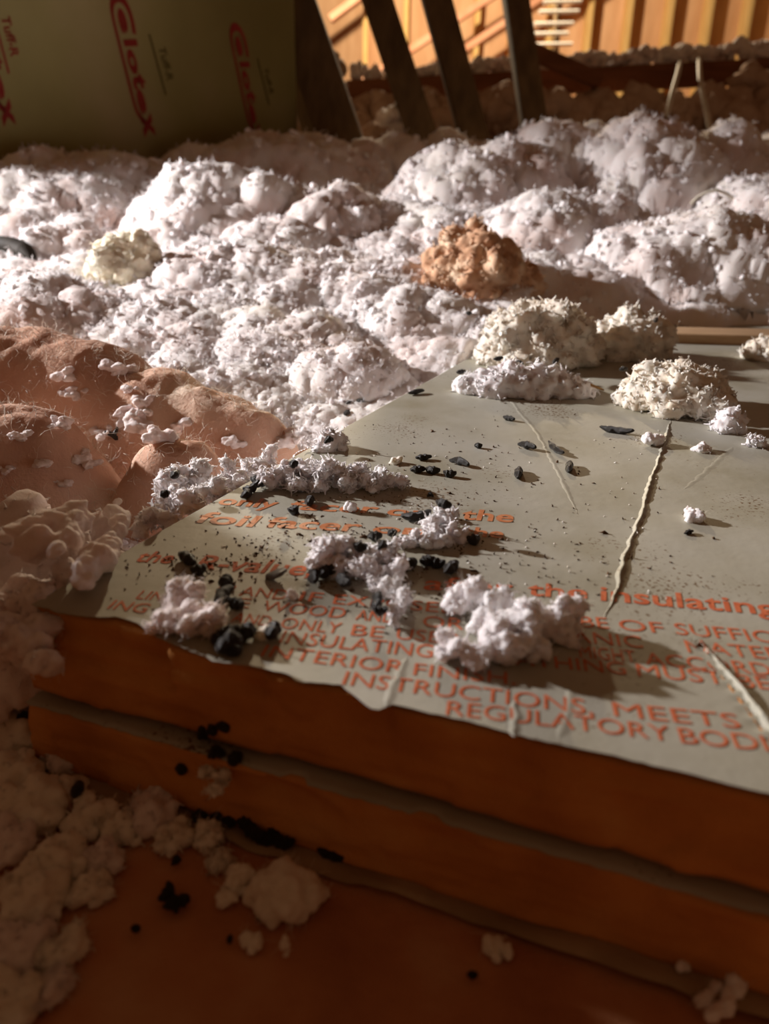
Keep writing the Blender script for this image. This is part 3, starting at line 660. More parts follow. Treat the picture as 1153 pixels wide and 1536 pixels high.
# chips strewn on the pink batt
CHIP = [(100, 560, 40), (175, 555, 40), (195, 630, 60), (240, 655, 50), (60, 700, 30), (98, 722, 32), (130, 690, 40), (275, 640, 40), (90, 640, 35), (110, 595, 30), (15, 700, 30), (350, 665, 45), (430, 665, 45), (30, 655, 30), (190, 590, 26), (150, 650, 35), (215, 610, 40)]
def surf_hit(px, py, P):                  # where a sight line meets a set of surface points
    d = ray(px, py); d = d / np.linalg.norm(d); q = P - CAM; t = q @ d; dist = np.linalg.norm(q - t[:, None] * d, axis=1)
    k = np.where(dist < dist.min() + 0.0015)[0]; return P[k[np.argmin(t[k])]]
ALLP = np.concatenate([PBP, BLANKET_P[ok]])
for k, (x, y, w) in enumerate(CHIP):
    s = surf_hit(x, y, ALLP); wm = w * depth(s) / F_PX / 2; rg = np.random.default_rng(40 + k)
    n = 7; P = rg.normal(size=(n, 3)) * wm * np.array([.5, .4, .3]); V, Fc = scatter(P, wm * rg.uniform(.3, .6, n), CP2, CF2, rg); V, Fc, NN = fuse(V, Fc, wm * .09, 2); V = V + NN * (wm * .12 * fbm(V / wm * 4, 2, k))[:, None]
    o = link('wool_flake', mesh_np('wool_flake', V * np.array([1, 1, .7]), Fc), MMAUVE, loc=tuple(s + np.array([0, 0, wm * .2])))
    tag(o, 'pale wool flake caught on the pink fibreglass batt', 'wool flake', 'wool flakes on the pink batt')

# curls and lumps in the shaded foreground
def curl(pts_px, z0, rad_px, label, m=MCR, seed=0, lift=0.0):
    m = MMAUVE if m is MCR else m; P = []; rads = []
    for k, (x, y) in enumerate(pts_px):
        p = pz(x, y, z0); r = rad_px * depth(p) / F_PX; p[2] += r * 0.7 + lift; P.append(p); rads.append(r)
    P = np.array(P); t = np.linspace(0, len(P) - 1, 40); Q = np.stack([np.interp(t, np.arange(len(P)), P[:, c]) for c in range(3)], -1)
    for _ in range(6): Q[1:-1] = (Q[:-2] + 2 * Q[1:-1] + Q[2:]) / 4
    R = np.mean(rads) * (1 + 0.3 * np.sin(np.linspace(0, 9, 40) + seed)) * np.clip(np.minimum(np.arange(40), 39 - np.arange(40)) / 4.0 + 0.25, 0, 1) ** .6
    rg = np.random.default_rng(seed + 60); kk = rg.integers(0, 40, 46)
    v, f = scatter(Q[kk] + rg.normal(size=(46, 3)) * R[kk][:, None] * .2, R[kk] * rg.uniform(.5, .85, 46), CP2, CF2, rg)
    v, f, NN = fuse(v, f, np.mean(rads) * .13, 4); v = v + NN * (np.mean(rads) * 0.14 * fbm(v / np.mean(rads) * 2.2, 3, seed + 3))[:, None]
    base = Q.mean(0); base[2] = z0
    o = link('wool_curl', mesh_np('wool_curl', v - base, f), m, loc=tuple(base)); tag(o, label, 'wool curl')
    rg = np.random.default_rng(seed); k = rg.integers(0, len(v), 60); q, qf = fibres(v[k] - base, np.tile([0, 0, 1.], (60, 1)), 4, 0.004, 0.00006, rg)
    child_l('fibre', mesh_np('fibre', q, qf), MFIB, o)
curl([(70, 890), (60, 870), (90, 850), (115, 830), (125, 850), (110, 880), (90, 905)], ZB - 0.006, 24, 'rolled wool curl in the shade on the mauve mass', seed=1, lift=0.012)
curl([(180, 800), (185, 840), (165, 880), (140, 905), (125, 935)], ZB - 0.006, 22, 'bent wool curl leaning on the board corner', seed=2, lift=0.008)
curl([(20, 930), (60, 950), (110, 955), (150, 940)], 0.030, 24, 'wool roll tucked under the bent curl', seed=3, lift=0.004)
curl([(1015, 1462), (1035, 1440), (1075, 1445), (1100, 1475), (1095, 1515), (1060, 1535)], 0.0, 19, 'pinkish white wool ring curled on the brown floor', seed=4, m=MWB)
curl([(1045, 1515), (1062, 1495), (1075, 1485)], 0.0, 9, 'short bright wool shred inside the ring curl', seed=5, m=MWB)
wool((388, 1302, 475, 1388), 0.0, 'round wool ball on the brown floor under the board', MCR, n=40, br=.5, dr=.9, seed=50, fib=60)
wool((343, 1288, 385, 1345), 0.0, 'oval wool lump next to the round wool ball', MCR, n=12, br=.5, dr=.9, seed=51, fib=20)
wool((322, 1336, 352, 1362), 0.0, 'tiny wool pip near the oval lump', MCR, n=6, br=.6, dr=.9, seed=52, fib=4)
wool((362, 1408, 398, 1434), 0.0, 'flat wool scrap on the open brown floor', MCR, n=8, br=.5, dr=.9, seed=53, fib=4)
wool((422, 1398, 436, 1436), 0.0, 'thin upright wool shred below the round ball', MCR, n=4, br=.7, dr=.8, seed=54, fib=3)
wool((720, 1412, 770, 1442), 0.0, 'small oval wool scrap near the paper strip', MCR, n=8, br=.45, dr=.7, seed=55, fib=6)
wool((550, 1220, 585, 1250), 0.004, 'pale crumb stuck at the foot of the lower board', MCR, n=5, br=.5, dr=.6, seed=56, fib=4)
def front_z(x, y, v=-0.0055):            # height at which a sight line meets the front of the slabs
    zs = np.linspace(0.001, 0.05, 300); return float(zs[np.argmin(np.abs(np.array([w2uv(pz(x, y, q))[1] for q in zs]) - v))])
wool((292, 1120, 358, 1195), front_z(322, 1165) - .0022, 'pale wool wad stuck to the front of the lower board', MCR, seed=57, knob=60, fib=20, path=[(312, 1158, 13), (330, 1168, 16), (322, 1184, 12), (340, 1150, 11), (345, 1128, 9), (318, 1140, 10)])
wool((300, 1015, 328, 1060), 0.030, 'thin wool drip on the front of the upper board', MCR, n=5, br=.6, dr=.4, seed=58, fib=6)
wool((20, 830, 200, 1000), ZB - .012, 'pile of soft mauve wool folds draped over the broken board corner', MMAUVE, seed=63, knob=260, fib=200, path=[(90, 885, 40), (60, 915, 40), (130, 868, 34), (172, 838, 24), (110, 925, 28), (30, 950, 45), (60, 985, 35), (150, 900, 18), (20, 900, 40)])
g = 'wool lumps along the shaded left floor'
rg = np.random.default_rng(5)
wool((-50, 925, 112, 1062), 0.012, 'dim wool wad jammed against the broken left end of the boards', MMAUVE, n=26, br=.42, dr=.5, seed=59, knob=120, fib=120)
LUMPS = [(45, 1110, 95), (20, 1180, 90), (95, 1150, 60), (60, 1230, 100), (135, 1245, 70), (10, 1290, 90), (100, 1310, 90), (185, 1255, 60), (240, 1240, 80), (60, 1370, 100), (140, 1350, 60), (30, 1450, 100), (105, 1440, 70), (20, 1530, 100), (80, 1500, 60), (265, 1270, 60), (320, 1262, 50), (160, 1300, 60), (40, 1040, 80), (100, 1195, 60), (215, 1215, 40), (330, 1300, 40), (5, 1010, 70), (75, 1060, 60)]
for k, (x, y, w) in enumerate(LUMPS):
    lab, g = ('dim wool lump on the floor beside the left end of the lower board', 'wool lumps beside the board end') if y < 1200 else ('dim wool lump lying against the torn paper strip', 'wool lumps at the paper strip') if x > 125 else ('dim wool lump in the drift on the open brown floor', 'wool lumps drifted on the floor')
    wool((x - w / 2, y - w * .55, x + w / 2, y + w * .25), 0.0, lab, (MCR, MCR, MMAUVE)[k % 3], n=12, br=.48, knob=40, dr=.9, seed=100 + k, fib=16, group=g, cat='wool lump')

# ------------------------------------------------------------------ droppings
def drop_proto(k):
    rg = np.random.default_rng(700 + k); n, s = 19, 14; t = np.linspace(0, 1, n)
    prof = np.sin(np.pi * np.clip(t, 0.02, 0.98)) ** 0.42 * (1 - (0.16 + 0.14 * rg.random()) * np.abs(np.sin(np.pi * t * rg.integers(2, 4) + 0.4)))
    bend = rg.uniform(-.18, .18)
    pts = np.stack([t - .5, bend * (4 * (t - .5) ** 2 - .5), 0 * t], -1)
    v, f = tube(pts, prof * 0.21, s)
    v = v + 0.030 * fbm(v * 6 + 5 * k, 2, 800 + k)[:, None] * np.array([.3, 1, 1])
    me = mesh_np('dropping', np.concatenate([v, [pts[0] - (.01, 0, 0), pts[-1] + (.01, 0, 0)]]), f)
    bm = bmesh.new(); bm.from_mesh(me); bm.verts.ensure_lookup_table(); N = len(v)
    for q in range(s):
        bm.faces.new((bm.verts[N], bm.verts[(q + 1) % s], bm.verts[q])); bm.faces.new((bm.verts[N + 1], bm.verts[N - s + q], bm.verts[N - s + (q + 1) % s]))
    for fc in bm.faces: fc.smooth = True
    bmesh.ops.recalc_face_normals(bm, faces=bm.faces); bm.to_mesh(me); bm.free(); me.materials.append(MDROP); return me
DP = [drop_proto(k) for k in range(10)]
dk = [0]
def dropping(x, y, ln, an, label, group=None, z=ZB, fat=1.0, tilt=0.0):
    a = math.radians(an); dx, dy = math.cos(a) * ln / 2, -math.sin(a) * ln / 2
    p0, p1 = pz(x - dx, y - dy, z), pz(x + dx, y + dy, z); c = (p0 + p1) / 2
    w = 9.0 * depth(c) / F_PX * 0 + 0.0021 * fat                       # half thickness
    L = min(max(np.linalg.norm(p1 - p0), w * 2.3), 0.0165); hd = math.atan2(p1[1] - p0[1], p1[0] - p0[0])
    o = bpy.data.objects.new('dropping', DP[dk[0] % len(DP)]); dk[0] += 1; COL.objects.link(o)
    o.scale = (L, w / 0.21, w / 0.21); o.rotation_euler = (random.uniform(0, 6.28), 0 + tilt, hd)
    o.rotation_mode = 'XYZ'; o.location = (c[0], c[1], z + w * 0.82)
    tag(o, label, 'dropping', group); return o
G1 = 'droppings scattered on the foil'
SOLO = [(924, 649, 50, -7, 'longest black dropping on the bare foil beside the long crease', 1.0), (833, 676, 34, -38, 'slanting dropping on the foil along the faint diagonal crease', .8),
        (853, 705, 16, 78, 'short upright-looking dropping right of the faint diagonal crease', .85), (777, 714, 16, 80, 'stubby dropping left of the faint diagonal crease', .9),
        (790, 673, 28, -12, 'medium dropping lying across the upper faint crease', .9), (763, 631, 18, -12, 'small dropping just in front of the cream wool rim', .8),
        (624, 591, 24, 10, 'flattened dropping on the far left foil edge', .8), (1032, 801, 14, 15, 'thin curved dropping on bare foil right of the long crease', .45),
        (709, 815, 20, 10, 'round dropping right of the tuft with the pink bead', 1.0), (665, 762, 24, -15, 'dropping on top of the tuft with the pink bead', .9),
        (624, 779, 44, 8, 'long lumpy dropping left of the tuft with the pink bead', 1.0), (440, 770, 14, 20, 'small dropping on the word facer', .9),
        (465, 756, 13, 60, 'small dropping under the wool strip', .85), (282, 845, 28, -35, 'dropping beside the word value on the shaded foil', 1.0),
        (298, 861, 22, 12, 'rounder dropping touching the one beside the word value', 1.0), (499, 1288, 48, -18, 'long black dropping on the floor below the lower board', 1.0)]
for x, y, l, a, lab, ft in SOLO:
    zz = 0.0 if y > 1200 else ZB + (0.010 if (x, y) == (665, 762) else 0)
    dropping(x, y, l, a, lab, z=zz, fat=ft)
for x, y, l, a, ft in [(717, 672, 12, 0, .7), (635, 690, 24, 5, .75), (689, 698, 30, -14, .85), (626, 709, 22, 5, .9), (648, 710, 22, -8, .9), (674, 715, 20, -5, .9)]:
    dropping(x, y, l, a, 'black dropping in the loose group above the bold print', 'droppings above the bold print', fat=ft)
for x, y, l, a, ft in [(588, 804, 14, 20, .7), (562, 810, 22, 5, .9), (540, 826, 18, -10, .9), (572, 824, 12, 60, .8), (614, 853, 20, 30, 1.0), (640, 848, 20, 10, 1.0), (656, 850, 18, -20, 1.0), (676, 858, 24, 40, 1.0), (645, 746, 10, 0, .5)]:
    dropping(x, y, l, a, 'black dropping around the white tufts in the middle of the print', G1, z=ZB + (0.006 if x in (540, 572) else 0), fat=ft)
for x, y, l, a in [(473, 868, 28, 75), (487, 864, 16, 60), (500, 861, 18, 30), (516, 858, 16, 10), (516, 877, 22, -40)]:
    dropping(x, y, l, a, 'black dropping in the row lodged in the middle tuft', 'droppings lodged in the middle tuft', z=ZB + 0.001, fat=.95)
for x, y, l, a in [(566, 903, 16, 75), (564, 914, 16, 60), (570, 921, 12, 0)]:
    dropping(x, y, l, a, 'black dropping stuck to the narrow trailing tuft', 'droppings on the narrow tuft', z=ZB + 0.004, fat=.8)
for x, y, l, a in [(339, 880, 18, 60), (337, 902, 30, 62), (355, 913, 20, -20), (409, 955, 26, 60)]:
    dropping(x, y, l, a, 'large dark dropping on the shaded print near the pinkish tuft', 'droppings near the pinkish tuft', fat=1.05)
for x, y, l, a, zz in [(330, 966, 22, 30, 0), (346, 955, 24, 10, .002), (362, 966, 24, 50, 0), (350, 982, 24, -20, 0), (372, 955, 20, 70, .001), (348, 970, 26, 0, .004), (336, 978, 20, 60, .001)]:
    dropping(x, y, l, a, 'dark dropping in the heap at the torn board corner', 'dropping heap at the torn corner', z=ZB + zz, fat=1.05)
for x, y, l, a, zz in [(368, 746, 12, 60, 0), (376, 737, 22, 20, .0005), (390, 730, 22, 15, .001), (402, 722, 18, 40, .002), (384, 724, 16, 0, .002)]:
    dropping(x, y, l, a, 'black dropping in the pile next to the wool strip', 'dropping pile at the wool strip', z=ZB + zz, fat=.9)
for x, y, l, a, zz in [(441, 701, 10, 30, .012), (263, 717, 13, 40, .008), (248, 746, 12, 20, .006), (493, 665, 13, 20, .005)]:
    dropping(x, y, l, a, 'small dropping sitting on white wool at the left foil edge', 'droppings on wool at the left foil edge', z=ZB + zz, fat=.8)
for x, y, l, a, zz in [(747, 541, 14, 10, .012), (776, 548, 17, 0, .010), (805, 546, 11, 60, .012), (833, 545, 11, 40, .012), (691, 561, 13, 10, .008), (934, 557, 12, 5, .012), (969, 579, 10, 30, .010), (983, 483, 10, 70, .030), (703, 473, 8, 0, .030)]:
    dropping(x, y, l, a, 'little dropping dotted on the cream wool heaps', 'droppings on the cream heaps', z=ZB + zz, fat=.8)
for x, y, l, a, zz in [(308, 1108, 22, 25, .020), (322, 1101, 22, 28, .0205), (338, 1094, 22, 28, .021), (325, 1138, 22, 10, .016), (353, 1146, 22, 40, .014), (275, 1159, 20, 60, .011)]:
    zs = np.linspace(0.002, 0.03, 120); vs = np.array([w2uv(pz(x, y, q))[1] for q in zs]); zf_ = float(zs[np.argmin(np.abs(vs + (0.0016 if y < 1120 else 0.0050)))])
    dropping(x, y, l, a, 'black dropping caught on the front of the lower board by the wool wad', 'droppings on the board front', z=zf_ - .0016, fat=.95)
for x, y, l, a, zz in [(300, 1232, 24, 0, 0), (328, 1230, 26, 50, .001), (345, 1238, 24, 20, 0), (370, 1242, 30, -20, .001), (391, 1226, 26, 0, .001), (432, 1232, 26, 70, 0), (398, 1262, 40, -10, 0), (425, 1268, 34, -15, 0), (465, 1253, 30, -15, 0), (380, 1256, 30, -25, .001), (352, 1225, 22, 0, 0), (415, 1250, 24, 10, .001)]:
    dropping(x, y, l, a, 'black dropping in the dark pile at the foot of the boards', 'dropping pile at the foot of the boards', z=zz + 0.001, fat=.95)
for x, y, l, a, ft in [(117, 1191, 26, 70, .9), (38, 1083, 30, 30, 1.0), (250, 1345, 30, 60, .9), (272, 1358, 24, 20, .9), (258, 1366, 22, -20, .8), (264, 1295, 10, 60, .6), (204, 1397, 14, -20, .5), (345, 1412, 14, 80, .4), (708, 1466, 12, 0, .5)]:
    lab, g = ('dark dropping perched on the wool lumps beside the board end', 'droppings by the board end') if x < 130 else ('dark dropping in the trio on the open brown floor', 'trio of droppings') if x in (250, 272, 258) else ('tiny dark dropping alone on the shaded brown floor', 'tiny droppings on the floor')
    dropping(x, y, l, a, lab, g, z=0.0005 if x not in (117, 38) else 0.008, fat=ft)
for x, y, l, a in [(525, 607, 14, 10), (540, 604, 12, 0), (520, 622, 10, 40)]:
    s = surf_hit(x, y, ALLP); dropping(x, y, l, a, 'small dropping on the white fill just off the foil edge', 'droppings on the white fill', z=float(s[2]), fat=.8)
# forked stick on the pink batt
s = surf_hit(173, 668, ALLP); sc = depth(s) / F_PX
b = MB(); st = lambda pts, r: b.add(*tube([s + np.array([x * sc, 0.002 - 0.3 * yy * sc, (-yy) * sc + 0.002]) for x, yy in pts], np.array(r) * sc, 7))
st([(-16, -8), (-4, -4), (8, 6), (17, 16)], [3, 4.5, 4.5, 2.5]); st([(-2, -3), (1, -10), (3, -16)], [3.5, 3, 1.8])
o = link('forked_twig', b.mesh('forked_twig'), MDROP); tag(o, 'short black forked twig on the pink fibreglass batt', 'twig')
# straw in the cream clump
b = MB(); b.add(*tube([pz(852, 566, ZB + .006), pz(880, 575, ZB + .007), pz(905, 585, ZB + .006)], [.0008, .001, .0005], 6))
o = link('straw', b.mesh('straw'), mat('straw', [(0.3, (.62, .36, .14)), (.7, (.75, .5, .22))], 100)); tag(o, 'orange brown straw between the cream wool heaps', 'straw')
# grey flake
c = pz(414, 868, ZB); r = 16 * depth(c) / F_PX; th = np.linspace(0, 2 * math.pi, 25)[:-1]; rim = 1 + .06 * np.sin(3 * th) + .04 * np.cos(7 * th)
v = [(r * q * math.cos(t), r * .8 * q * math.sin(t), zz + .0012 * math.cos(t)) for zz in (0.0012, 0.0019) for t, q in zip(th, rim)] + [(0, 0, .0010), (0, 0, .0016)]
f = [(k, (k + 1) % 24, 24 + (k + 1) % 24) for k in range(24)] + [(k, 24 + (k + 1) % 24, 24 + k) for k in range(24)] + [(24 + k, 24 + (k + 1) % 24, 49) for k in range(24)] + [((k + 1) % 24, k, 48) for k in range(24)]
o = link('grey_flake', mesh_np('grey_flake', np.array(v), np.array(f), False), MFLAKE, loc=tuple(c)); tag(o, 'flat round grey flake under the word value', 'flake')
# crumbs
rg = np.random.default_rng(77); n = 800
ctr = [(430, 800, 120, 40), (560, 790, 140, 40), (700, 850, 150, 40), (300, 850, 90, 25), (800, 800, 200, 90), (640, 690, 160, 50), (500, 890, 160, 40)]
pp = []
for k in range(n):
    c = ctr[rg.integers(0, len(ctr))]; q = pz(rg.normal(c[0], c[2] * .7), rg.normal(c[1], c[3] * .7), ZB)
    u, vv = w2uv(q)
    if u - SK * vv > 0.004 and vv > front_v(np.array([u]))[0] + .004: pp.append(q)
pp = np.array(pp); pp[:, 2] = ZB + relief(pp[:, 0], pp[:, 1]) + .00012
SP, SF = tuft_protos(6, 1, 910, 2.6, .5)
v, f = scatter(pp, rg.uniform(.00012, .00042, len(pp)) * (1 + (rg.random(len(pp)) > .93)), SP, SF, rg)
o = link('crumbs', mesh_np('crumbs', v, f), MSPECK); tag(o, 'fine dark crumbs and dirt strewn over the printed foil', 'crumbs', kind='stuff')
pp = np.array([pz(rg.uniform(330, 1000), rg.uniform(640, 900), ZB) for k in range(130)]); pp[:, 2] = ZB + relief(pp[:, 0], pp[:, 1]) + .00015
v, f = scatter(pp, rg.uniform(.00015, .0004, len(pp)), SP, SF, rg)
o = link('wool_crumbs', mesh_np('wool_crumbs', v, f), MCR); tag(o, 'fine pale wool crumbs sprinkled over the printed foil', 'crumbs', kind='stuff')

# ------------------------------------------------------------------ background
# leaning olive board with print
BL, BR = py_(-160, 300, 1.10), py_(447, 250, 1.62)
BL[2] = BR[2] = 0.06
bx = BR - BL; BLEN = np.linalg.norm(bx); bx /= BLEN
bn = np.cross(bx, (0, 0, 1)); bn /= np.linalg.norm(bn); bup = np.cross(bn, bx)
if bup[2] < 0: bup = -bup
ob = empty('leaning_board', tuple((BL + BR) / 2)); tag(ob, 'olive faced insulation board standing behind the fill with red printed logos', 'foam board')
def bl(s, t, d=0.0):                      # board space: along, up, towards the camera
    return BL + bx * s + bup * t + bn * d
NF = bn if np.dot(bn, CAM - BL) > 0 else -bn
bn = NF
c8 = [bl(s, t, d) for d in (-0.025, 0.0) for s, t in ((0, 0), (BLEN, 0), (BLEN, 1.3), (0, 1.3))]
me = mesh_np('board_slab', np.array(c8), np.array([(4,5,6,7),(3,2,1,0),(0,1,5,4),(1,2,6,5),(2,3,7,6),(3,0,4,7)]), False)
bm = bmesh.new(); bm.from_mesh(me); bmesh.ops.recalc_face_normals(bm, faces=bm.faces); bm.to_mesh(me); bm.free()
bpy.context.view_layer.update()
child('board_slab', me, MOLIVE, ob)
def on_board(px, py):
    d = ray(px, py); t = np.dot(BL - CAM, bn) / np.dot(d, bn); p = CAM + d * t; q = p - BL
    return np.array([np.dot(q, bx), np.dot(q, bup)])
def board_poly(name, v2, f, m, lift=0.0012):
    v = np.array([bl(s, t, lift) for s, t in v2]); return child(name, mesh_np(name, v, f, False), m, ob)
def logo(O, D, Uv, letters=True):
    """O origin, D reading direction over the full length, Uv across (letter up), in board space"""
    def to(s, t): return O + D * s + Uv * t
    line = [(.27, .285), (.20, .30), (.12, .295), (.055, .26), (.02, .20), (.015, .13), (.04, .06), (.09, .015), (.16, .0), (.3, .0), (.5, .0), (.7, .0), (.80, .005), (.85, .03), (.90, .09), (.94, .15)]
    L = np.array(line); t = np.linspace(0, len(L) - 1, 60); L = np.stack([np.interp(t, np.arange(len(L)), L[:, k]) for k in (0, 1)], -1)
    for _ in range(3): L[1:-1] = (L[:-2] + 2 * L[1:-1] + L[2:]) / 4
    tg = np.gradient(L, axis=0); tg /= np.linalg.norm(tg, axis=1)[:, None]; nm = np.stack([-tg[:, 1], tg[:, 0]], -1)
    w = np.interp(np.arange(60), [0, 20, 30, 59], [.03, .034, .024, .024])[:, None]
    v2 = [to(*q) for q in np.concatenate([L + nm * w, L - nm * w])]
    board_poly('logo_outline', v2, np.array([(k, k + 1, 61 + k, 60 + k) for k in range(59)]), MLOGO)
    for ch, s0, s1, t0, t1 in (('e', .09, .265, .075, .215), ('l', .305, .355, .075, .30), ('o', .37, .555, .065, .215), ('t', .55, .665, .065, .29), ('e', .66, .85, .065, .20), ('x', .84, 1.03, .04, .24)):
        v, f = text_mesh(ch, 0.05); mn, mx = v.min(0), v.max(0)
        v2 = [to(s0 + (a - mn[0]) / (mx[0] - mn[0]) * (s1 - s0), t0 + (c - mn[1]) / (mx[1] - mn[1]) * (t1 - t0)) for a, c, _ in v]
        board_poly('logo_letter', v2, f, MLOGO)
def small_print(s, O, D, Uv, m, frame=True):
    v, f = text_mesh(s, 0.02); mn, mx = v.min(0), v.max(0)
    board_poly('small_print', [O + D * ((a - mn[0]) / (mx[0] - mn[0])) + Uv * ((c - mn[1]) / (mx[1] - mn[1])) for a, c, _ in v], f, m)
    if frame:
        q = [(-.35, -.7), (1.4, -.7)]; w = .12
        board_poly('print_rule', [O + D * a + Uv * (c + e) for a, c in q for e in (-w, w)], np.array([(0, 2, 3, 1)]), m)
def px_logo(top, bot, side):
    O = on_board(*top); D = on_board(*bot) - O; Uv = on_board(*side) - O
    return O, D, Uv
O, D, Uv = px_logo((160, -8), (212, 202), (260, -8)); logo(O, D, Uv * 0.9)
O, D, Uv = px_logo((341, 37), (378, 212), (415, 37)); logo(O, D, Uv * 0.9)
O, D, Uv = px_logo((-66, -60), (0, 185), (45, -60)); logo(O, D, Uv * 0.9)
for a, b_, c in (((236, 70), (250, 122), (247, 70)), ((394, 102), (404, 142), (401, 102))):
    O, D, Uv = px_logo(a, b_, c); small_print('Tuff-R', O, D, Uv, MOLT)
O, D, Uv = px_logo((0, 24), (16, 86), (14, 24)); small_print('Tuff-R', O, D, Uv, MLOGO)

# dark timbers in front
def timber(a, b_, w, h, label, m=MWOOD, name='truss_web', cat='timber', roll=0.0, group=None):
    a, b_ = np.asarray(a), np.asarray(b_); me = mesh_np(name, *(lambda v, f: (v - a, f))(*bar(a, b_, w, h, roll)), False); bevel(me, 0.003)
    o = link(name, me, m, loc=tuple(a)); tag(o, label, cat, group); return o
def pxw(w, p): return w * depth(p) / F_PX
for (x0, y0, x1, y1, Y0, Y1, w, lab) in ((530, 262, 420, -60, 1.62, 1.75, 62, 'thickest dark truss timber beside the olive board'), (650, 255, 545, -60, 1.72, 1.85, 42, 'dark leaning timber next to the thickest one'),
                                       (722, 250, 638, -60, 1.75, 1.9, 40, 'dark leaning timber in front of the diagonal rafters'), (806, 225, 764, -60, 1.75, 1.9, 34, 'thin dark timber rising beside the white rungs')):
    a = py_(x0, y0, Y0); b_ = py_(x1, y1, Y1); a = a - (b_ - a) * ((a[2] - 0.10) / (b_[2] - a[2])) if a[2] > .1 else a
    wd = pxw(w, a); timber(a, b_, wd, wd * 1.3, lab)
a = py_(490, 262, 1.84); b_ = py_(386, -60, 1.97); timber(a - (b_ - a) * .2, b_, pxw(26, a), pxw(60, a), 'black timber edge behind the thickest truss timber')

# beam with ledge fill
p = py_(520, 140, 2.6); q = py_(1700, 78, 2.6)
timber(p, q, pxw(32, p), 0.06, 'long red brown beam across the back with fill on top', MBEAM, 'ceiling_beam', 'beam')
p = py_(792, 75, 2.45); q = py_(900, 122, 2.45)
timber(p, q, pxw(24, p), 0.04, 'short brown gusset timber sloping on to the beam', MBEAM, 'gusset', 'timber', roll=math.pi / 2)
def far_mass(name, tops, label, m, w, seed, dn=28, zmin=None, cat='insulation', br=.5):
    rg = np.random.default_rng(seed); PV = []; S = []
    for (x, y, r, Yd) in tops:
        c = py_(x, y + r * .8, Yd); R = pxw(r, c)
        u = rg.normal(size=(dn, 3)); u /= np.linalg.norm(u, axis=1)[:, None]
        PV.append(c + u * R * np.array([1.0, .8, .75]) * .62); S.append(R * rg.uniform(.25, .5, dn))
    V, Fc = scatter(np.concatenate(PV), np.concatenate(S), CP2, CF2, rg); base = V.mean(0)
    o = link(name, mesh_np(name, V - base, Fc), m, loc=tuple(base)); tag(o, label, cat, kind='stuff' if w else None); return o
def on_beam(x, r):                        # a clump of radius r px seated on the beam's upper edge
    return (x, 140 - 62 * (x - 520) / 1180 - 16 - 1.52 * r + random.uniform(-1.5, 1.0), r, 2.6)
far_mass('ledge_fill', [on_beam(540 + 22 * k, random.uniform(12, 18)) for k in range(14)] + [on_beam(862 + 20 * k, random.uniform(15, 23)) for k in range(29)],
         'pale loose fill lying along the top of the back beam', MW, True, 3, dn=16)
far_mass('insulation_batt', [(1120, 105, 60, 2.35), (1060, 140, 50, 2.3), (1010, 150, 36, 2.25), (1150, 150, 60, 2.25), (1100, 165, 50, 2.2)] + [(1210 + 70 * k, 110 + 12 * (k % 2), 60, 2.4) for k in range(5)], 'rumpled brown batt bulging under the right end of the beam', MBATT, False, 4, cat='insulation batt')
far_mass('insulation_batt', [(760, 130, 45, 2.4), (700, 150, 45, 2.4), (820, 135, 45, 2.4), (870, 150, 45, 2.4), (640, 165, 45, 2.4), (930, 165, 40, 2.42), (545, 180, 40, 2.42), (960, 185, 40, 2.42), (590, 185, 40, 2.42)] + [(560 + 42 * k, 140 + 7 * (k % 2), 50, 2.46) for k in range(11)], 'dim brown batt filling the space under the middle of the beam', MBATT, False, 5, cat='insulation batt')
far_mass('insulation_tuft', [(590, 160, 26, 2.3), (620, 168, 22, 2.3), (575, 175, 22, 2.3)], 'mauve lit wool tuft between the two leaning timbers under the beam', MWB, False, 6, cat='insulation tuft', dn=14)
far_mass('insulation_batt', [(470, 70, 50, 2.1), (480, 120, 50, 2.1), (475, 170, 50, 2.1), (560, 190, 40, 2.2)], 'greyish batt in the gap between the olive board and thickest timber', MBATT, False, 8, cat='insulation batt')
# back wall: sheathing with studs
YW = 7.6
zf = lambda x, y: py_(x, y, YW)
wl, wr = zf(380, 0)[0], zf(1760, 0)[0]
b = MB(); b.add(*quad_box((wl, YW + 0.1, -0.02), (wr, YW + 0.14, 4.2)))
wall = struct('wall_back', b.mesh('wall_back', False), MSHEA)
sx = [zf(x, 60)[0] for x in (548, 608, 714, 766, 822, 880, 938, 998, 1056, 1114, 1172, 1230, 1288, 1346, 1404, 1462, 1520, 1578, 1636, 1694)]
v, f = quad_box((-.022, -.06, 0), (.022, .12, 4.15)); sm = mesh_np('stud', v, f, False); bevel(sm, .004); sm.materials.append(MSTUD)
for x in sx:
    o = bpy.data.objects.new('stud', sm); COL.objects.link(o); o.location = (x, YW, 0); o.parent = wall
b = MB(); b.add(*quad_box((wl - 3, YW + .4, -.02), (wl + .2, YW + .44, 4.2))); 
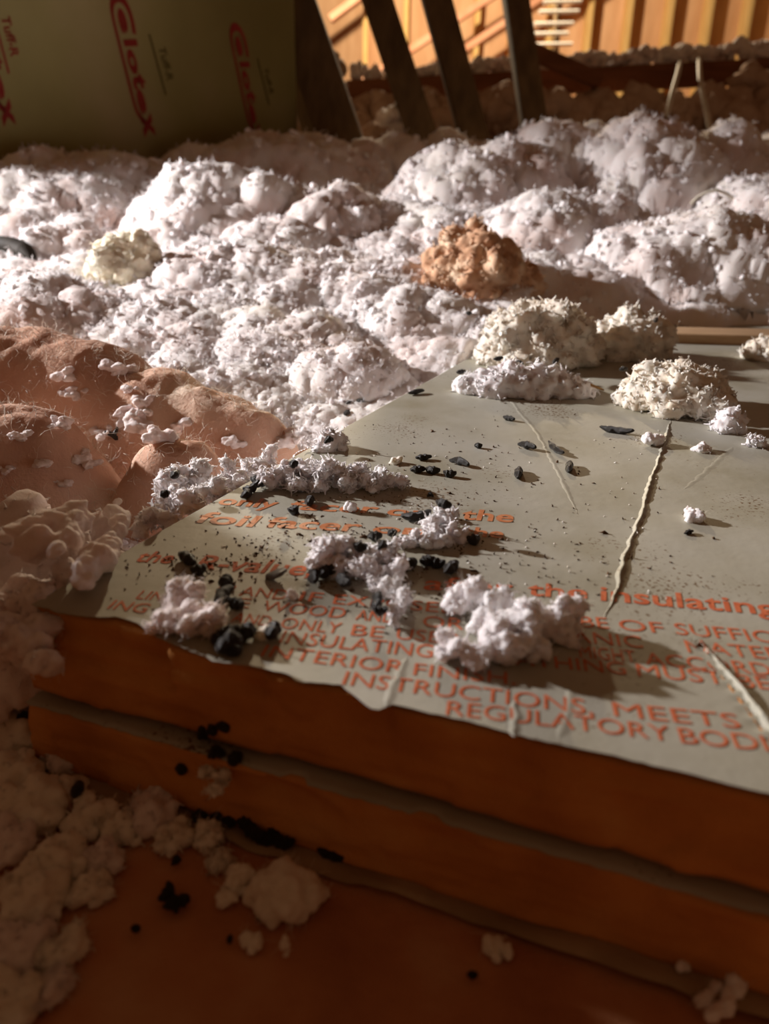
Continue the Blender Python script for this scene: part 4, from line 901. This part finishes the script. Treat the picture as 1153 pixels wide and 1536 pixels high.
def diag(x0, y0, x1, y1, w, Yd, lab):
    a, c = py_(x0, y0, Yd), py_(x1, y1, Yd); a2 = a - (c - a) * .25; c2 = c + (c - a) * .8
    timber(a2, c2, pxw(w, a), .05, lab, MDIAG, 'diagonal_brace', 'timber', roll=math.pi / 2)
diag(560, 112, 730, 0, 26, 7.1, 'upper pinkish diagonal brace across the lit studs')
diag(640, 112, 790, 12, 30, 7.15, 'lower pinkish diagonal brace across the lit studs')
diag(505, 22, 545, -8, 26, 7.0, 'red brown brace crossing the top of the lit wall')
# white rungs on a dark post
rk = empty('rung_rack', tuple(py_(833, 85, 5.2))); tag(rk, 'white rungs on a slim dark post in front of the studs', 'rack'); bpy.context.view_layer.update()
pp_ = [py_(833, 100, 5.2), py_(836, -40, 5.2)]
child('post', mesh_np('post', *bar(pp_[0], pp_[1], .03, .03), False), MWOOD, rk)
for x0, x1, y in ((820, 874, -10), (815, 872, 3), (808, 868, 18), (801, 860, 36), (800, 852, 51), (800, 858, 67)):
    child('rung', mesh_np('rung', *tube([py_(x0, y, 5.15), py_((x0 + x1) / 2, y - .5, 5.15), py_(x1, y - 1, 5.15)], .011, 8)), MRUNG, rk)
# wires
b = MB(); b.add(*tube([py_(x, y, .86) for x, y in ((1036, 306), (1045, 296), (1060, 288), (1075, 285), (1090, 291), (1103, 301), (1115, 318))], .0016, 6))
o = link('bent_wire', b.mesh('bent_wire'), MWIRE); tag(o, 'pale bent wire arching out of the fill', 'wire')
for pts, lab in ((((1020, 92), (1016, 112), (1008, 140), (1000, 175)), 'slack wire hanging from the beam before the rumpled batt'), (((1048, 85), (1050, 120), (1058, 160), (1066, 200)), 'dark cord hanging down over the rumpled batt'), (((604, 120), (600, 140), (594, 160)), 'pale cord hanging between the leaning timbers')):
    b = MB(); b.add(*tube([py_(x, y, Yw) for (x, y), Yw in zip(pts, (2.565, 2.12, 2.07, 2.05))], .006, 6)); o = link('hanging_wire', b.mesh('hanging_wire'), MWIRE); tag(o, lab, 'wire')
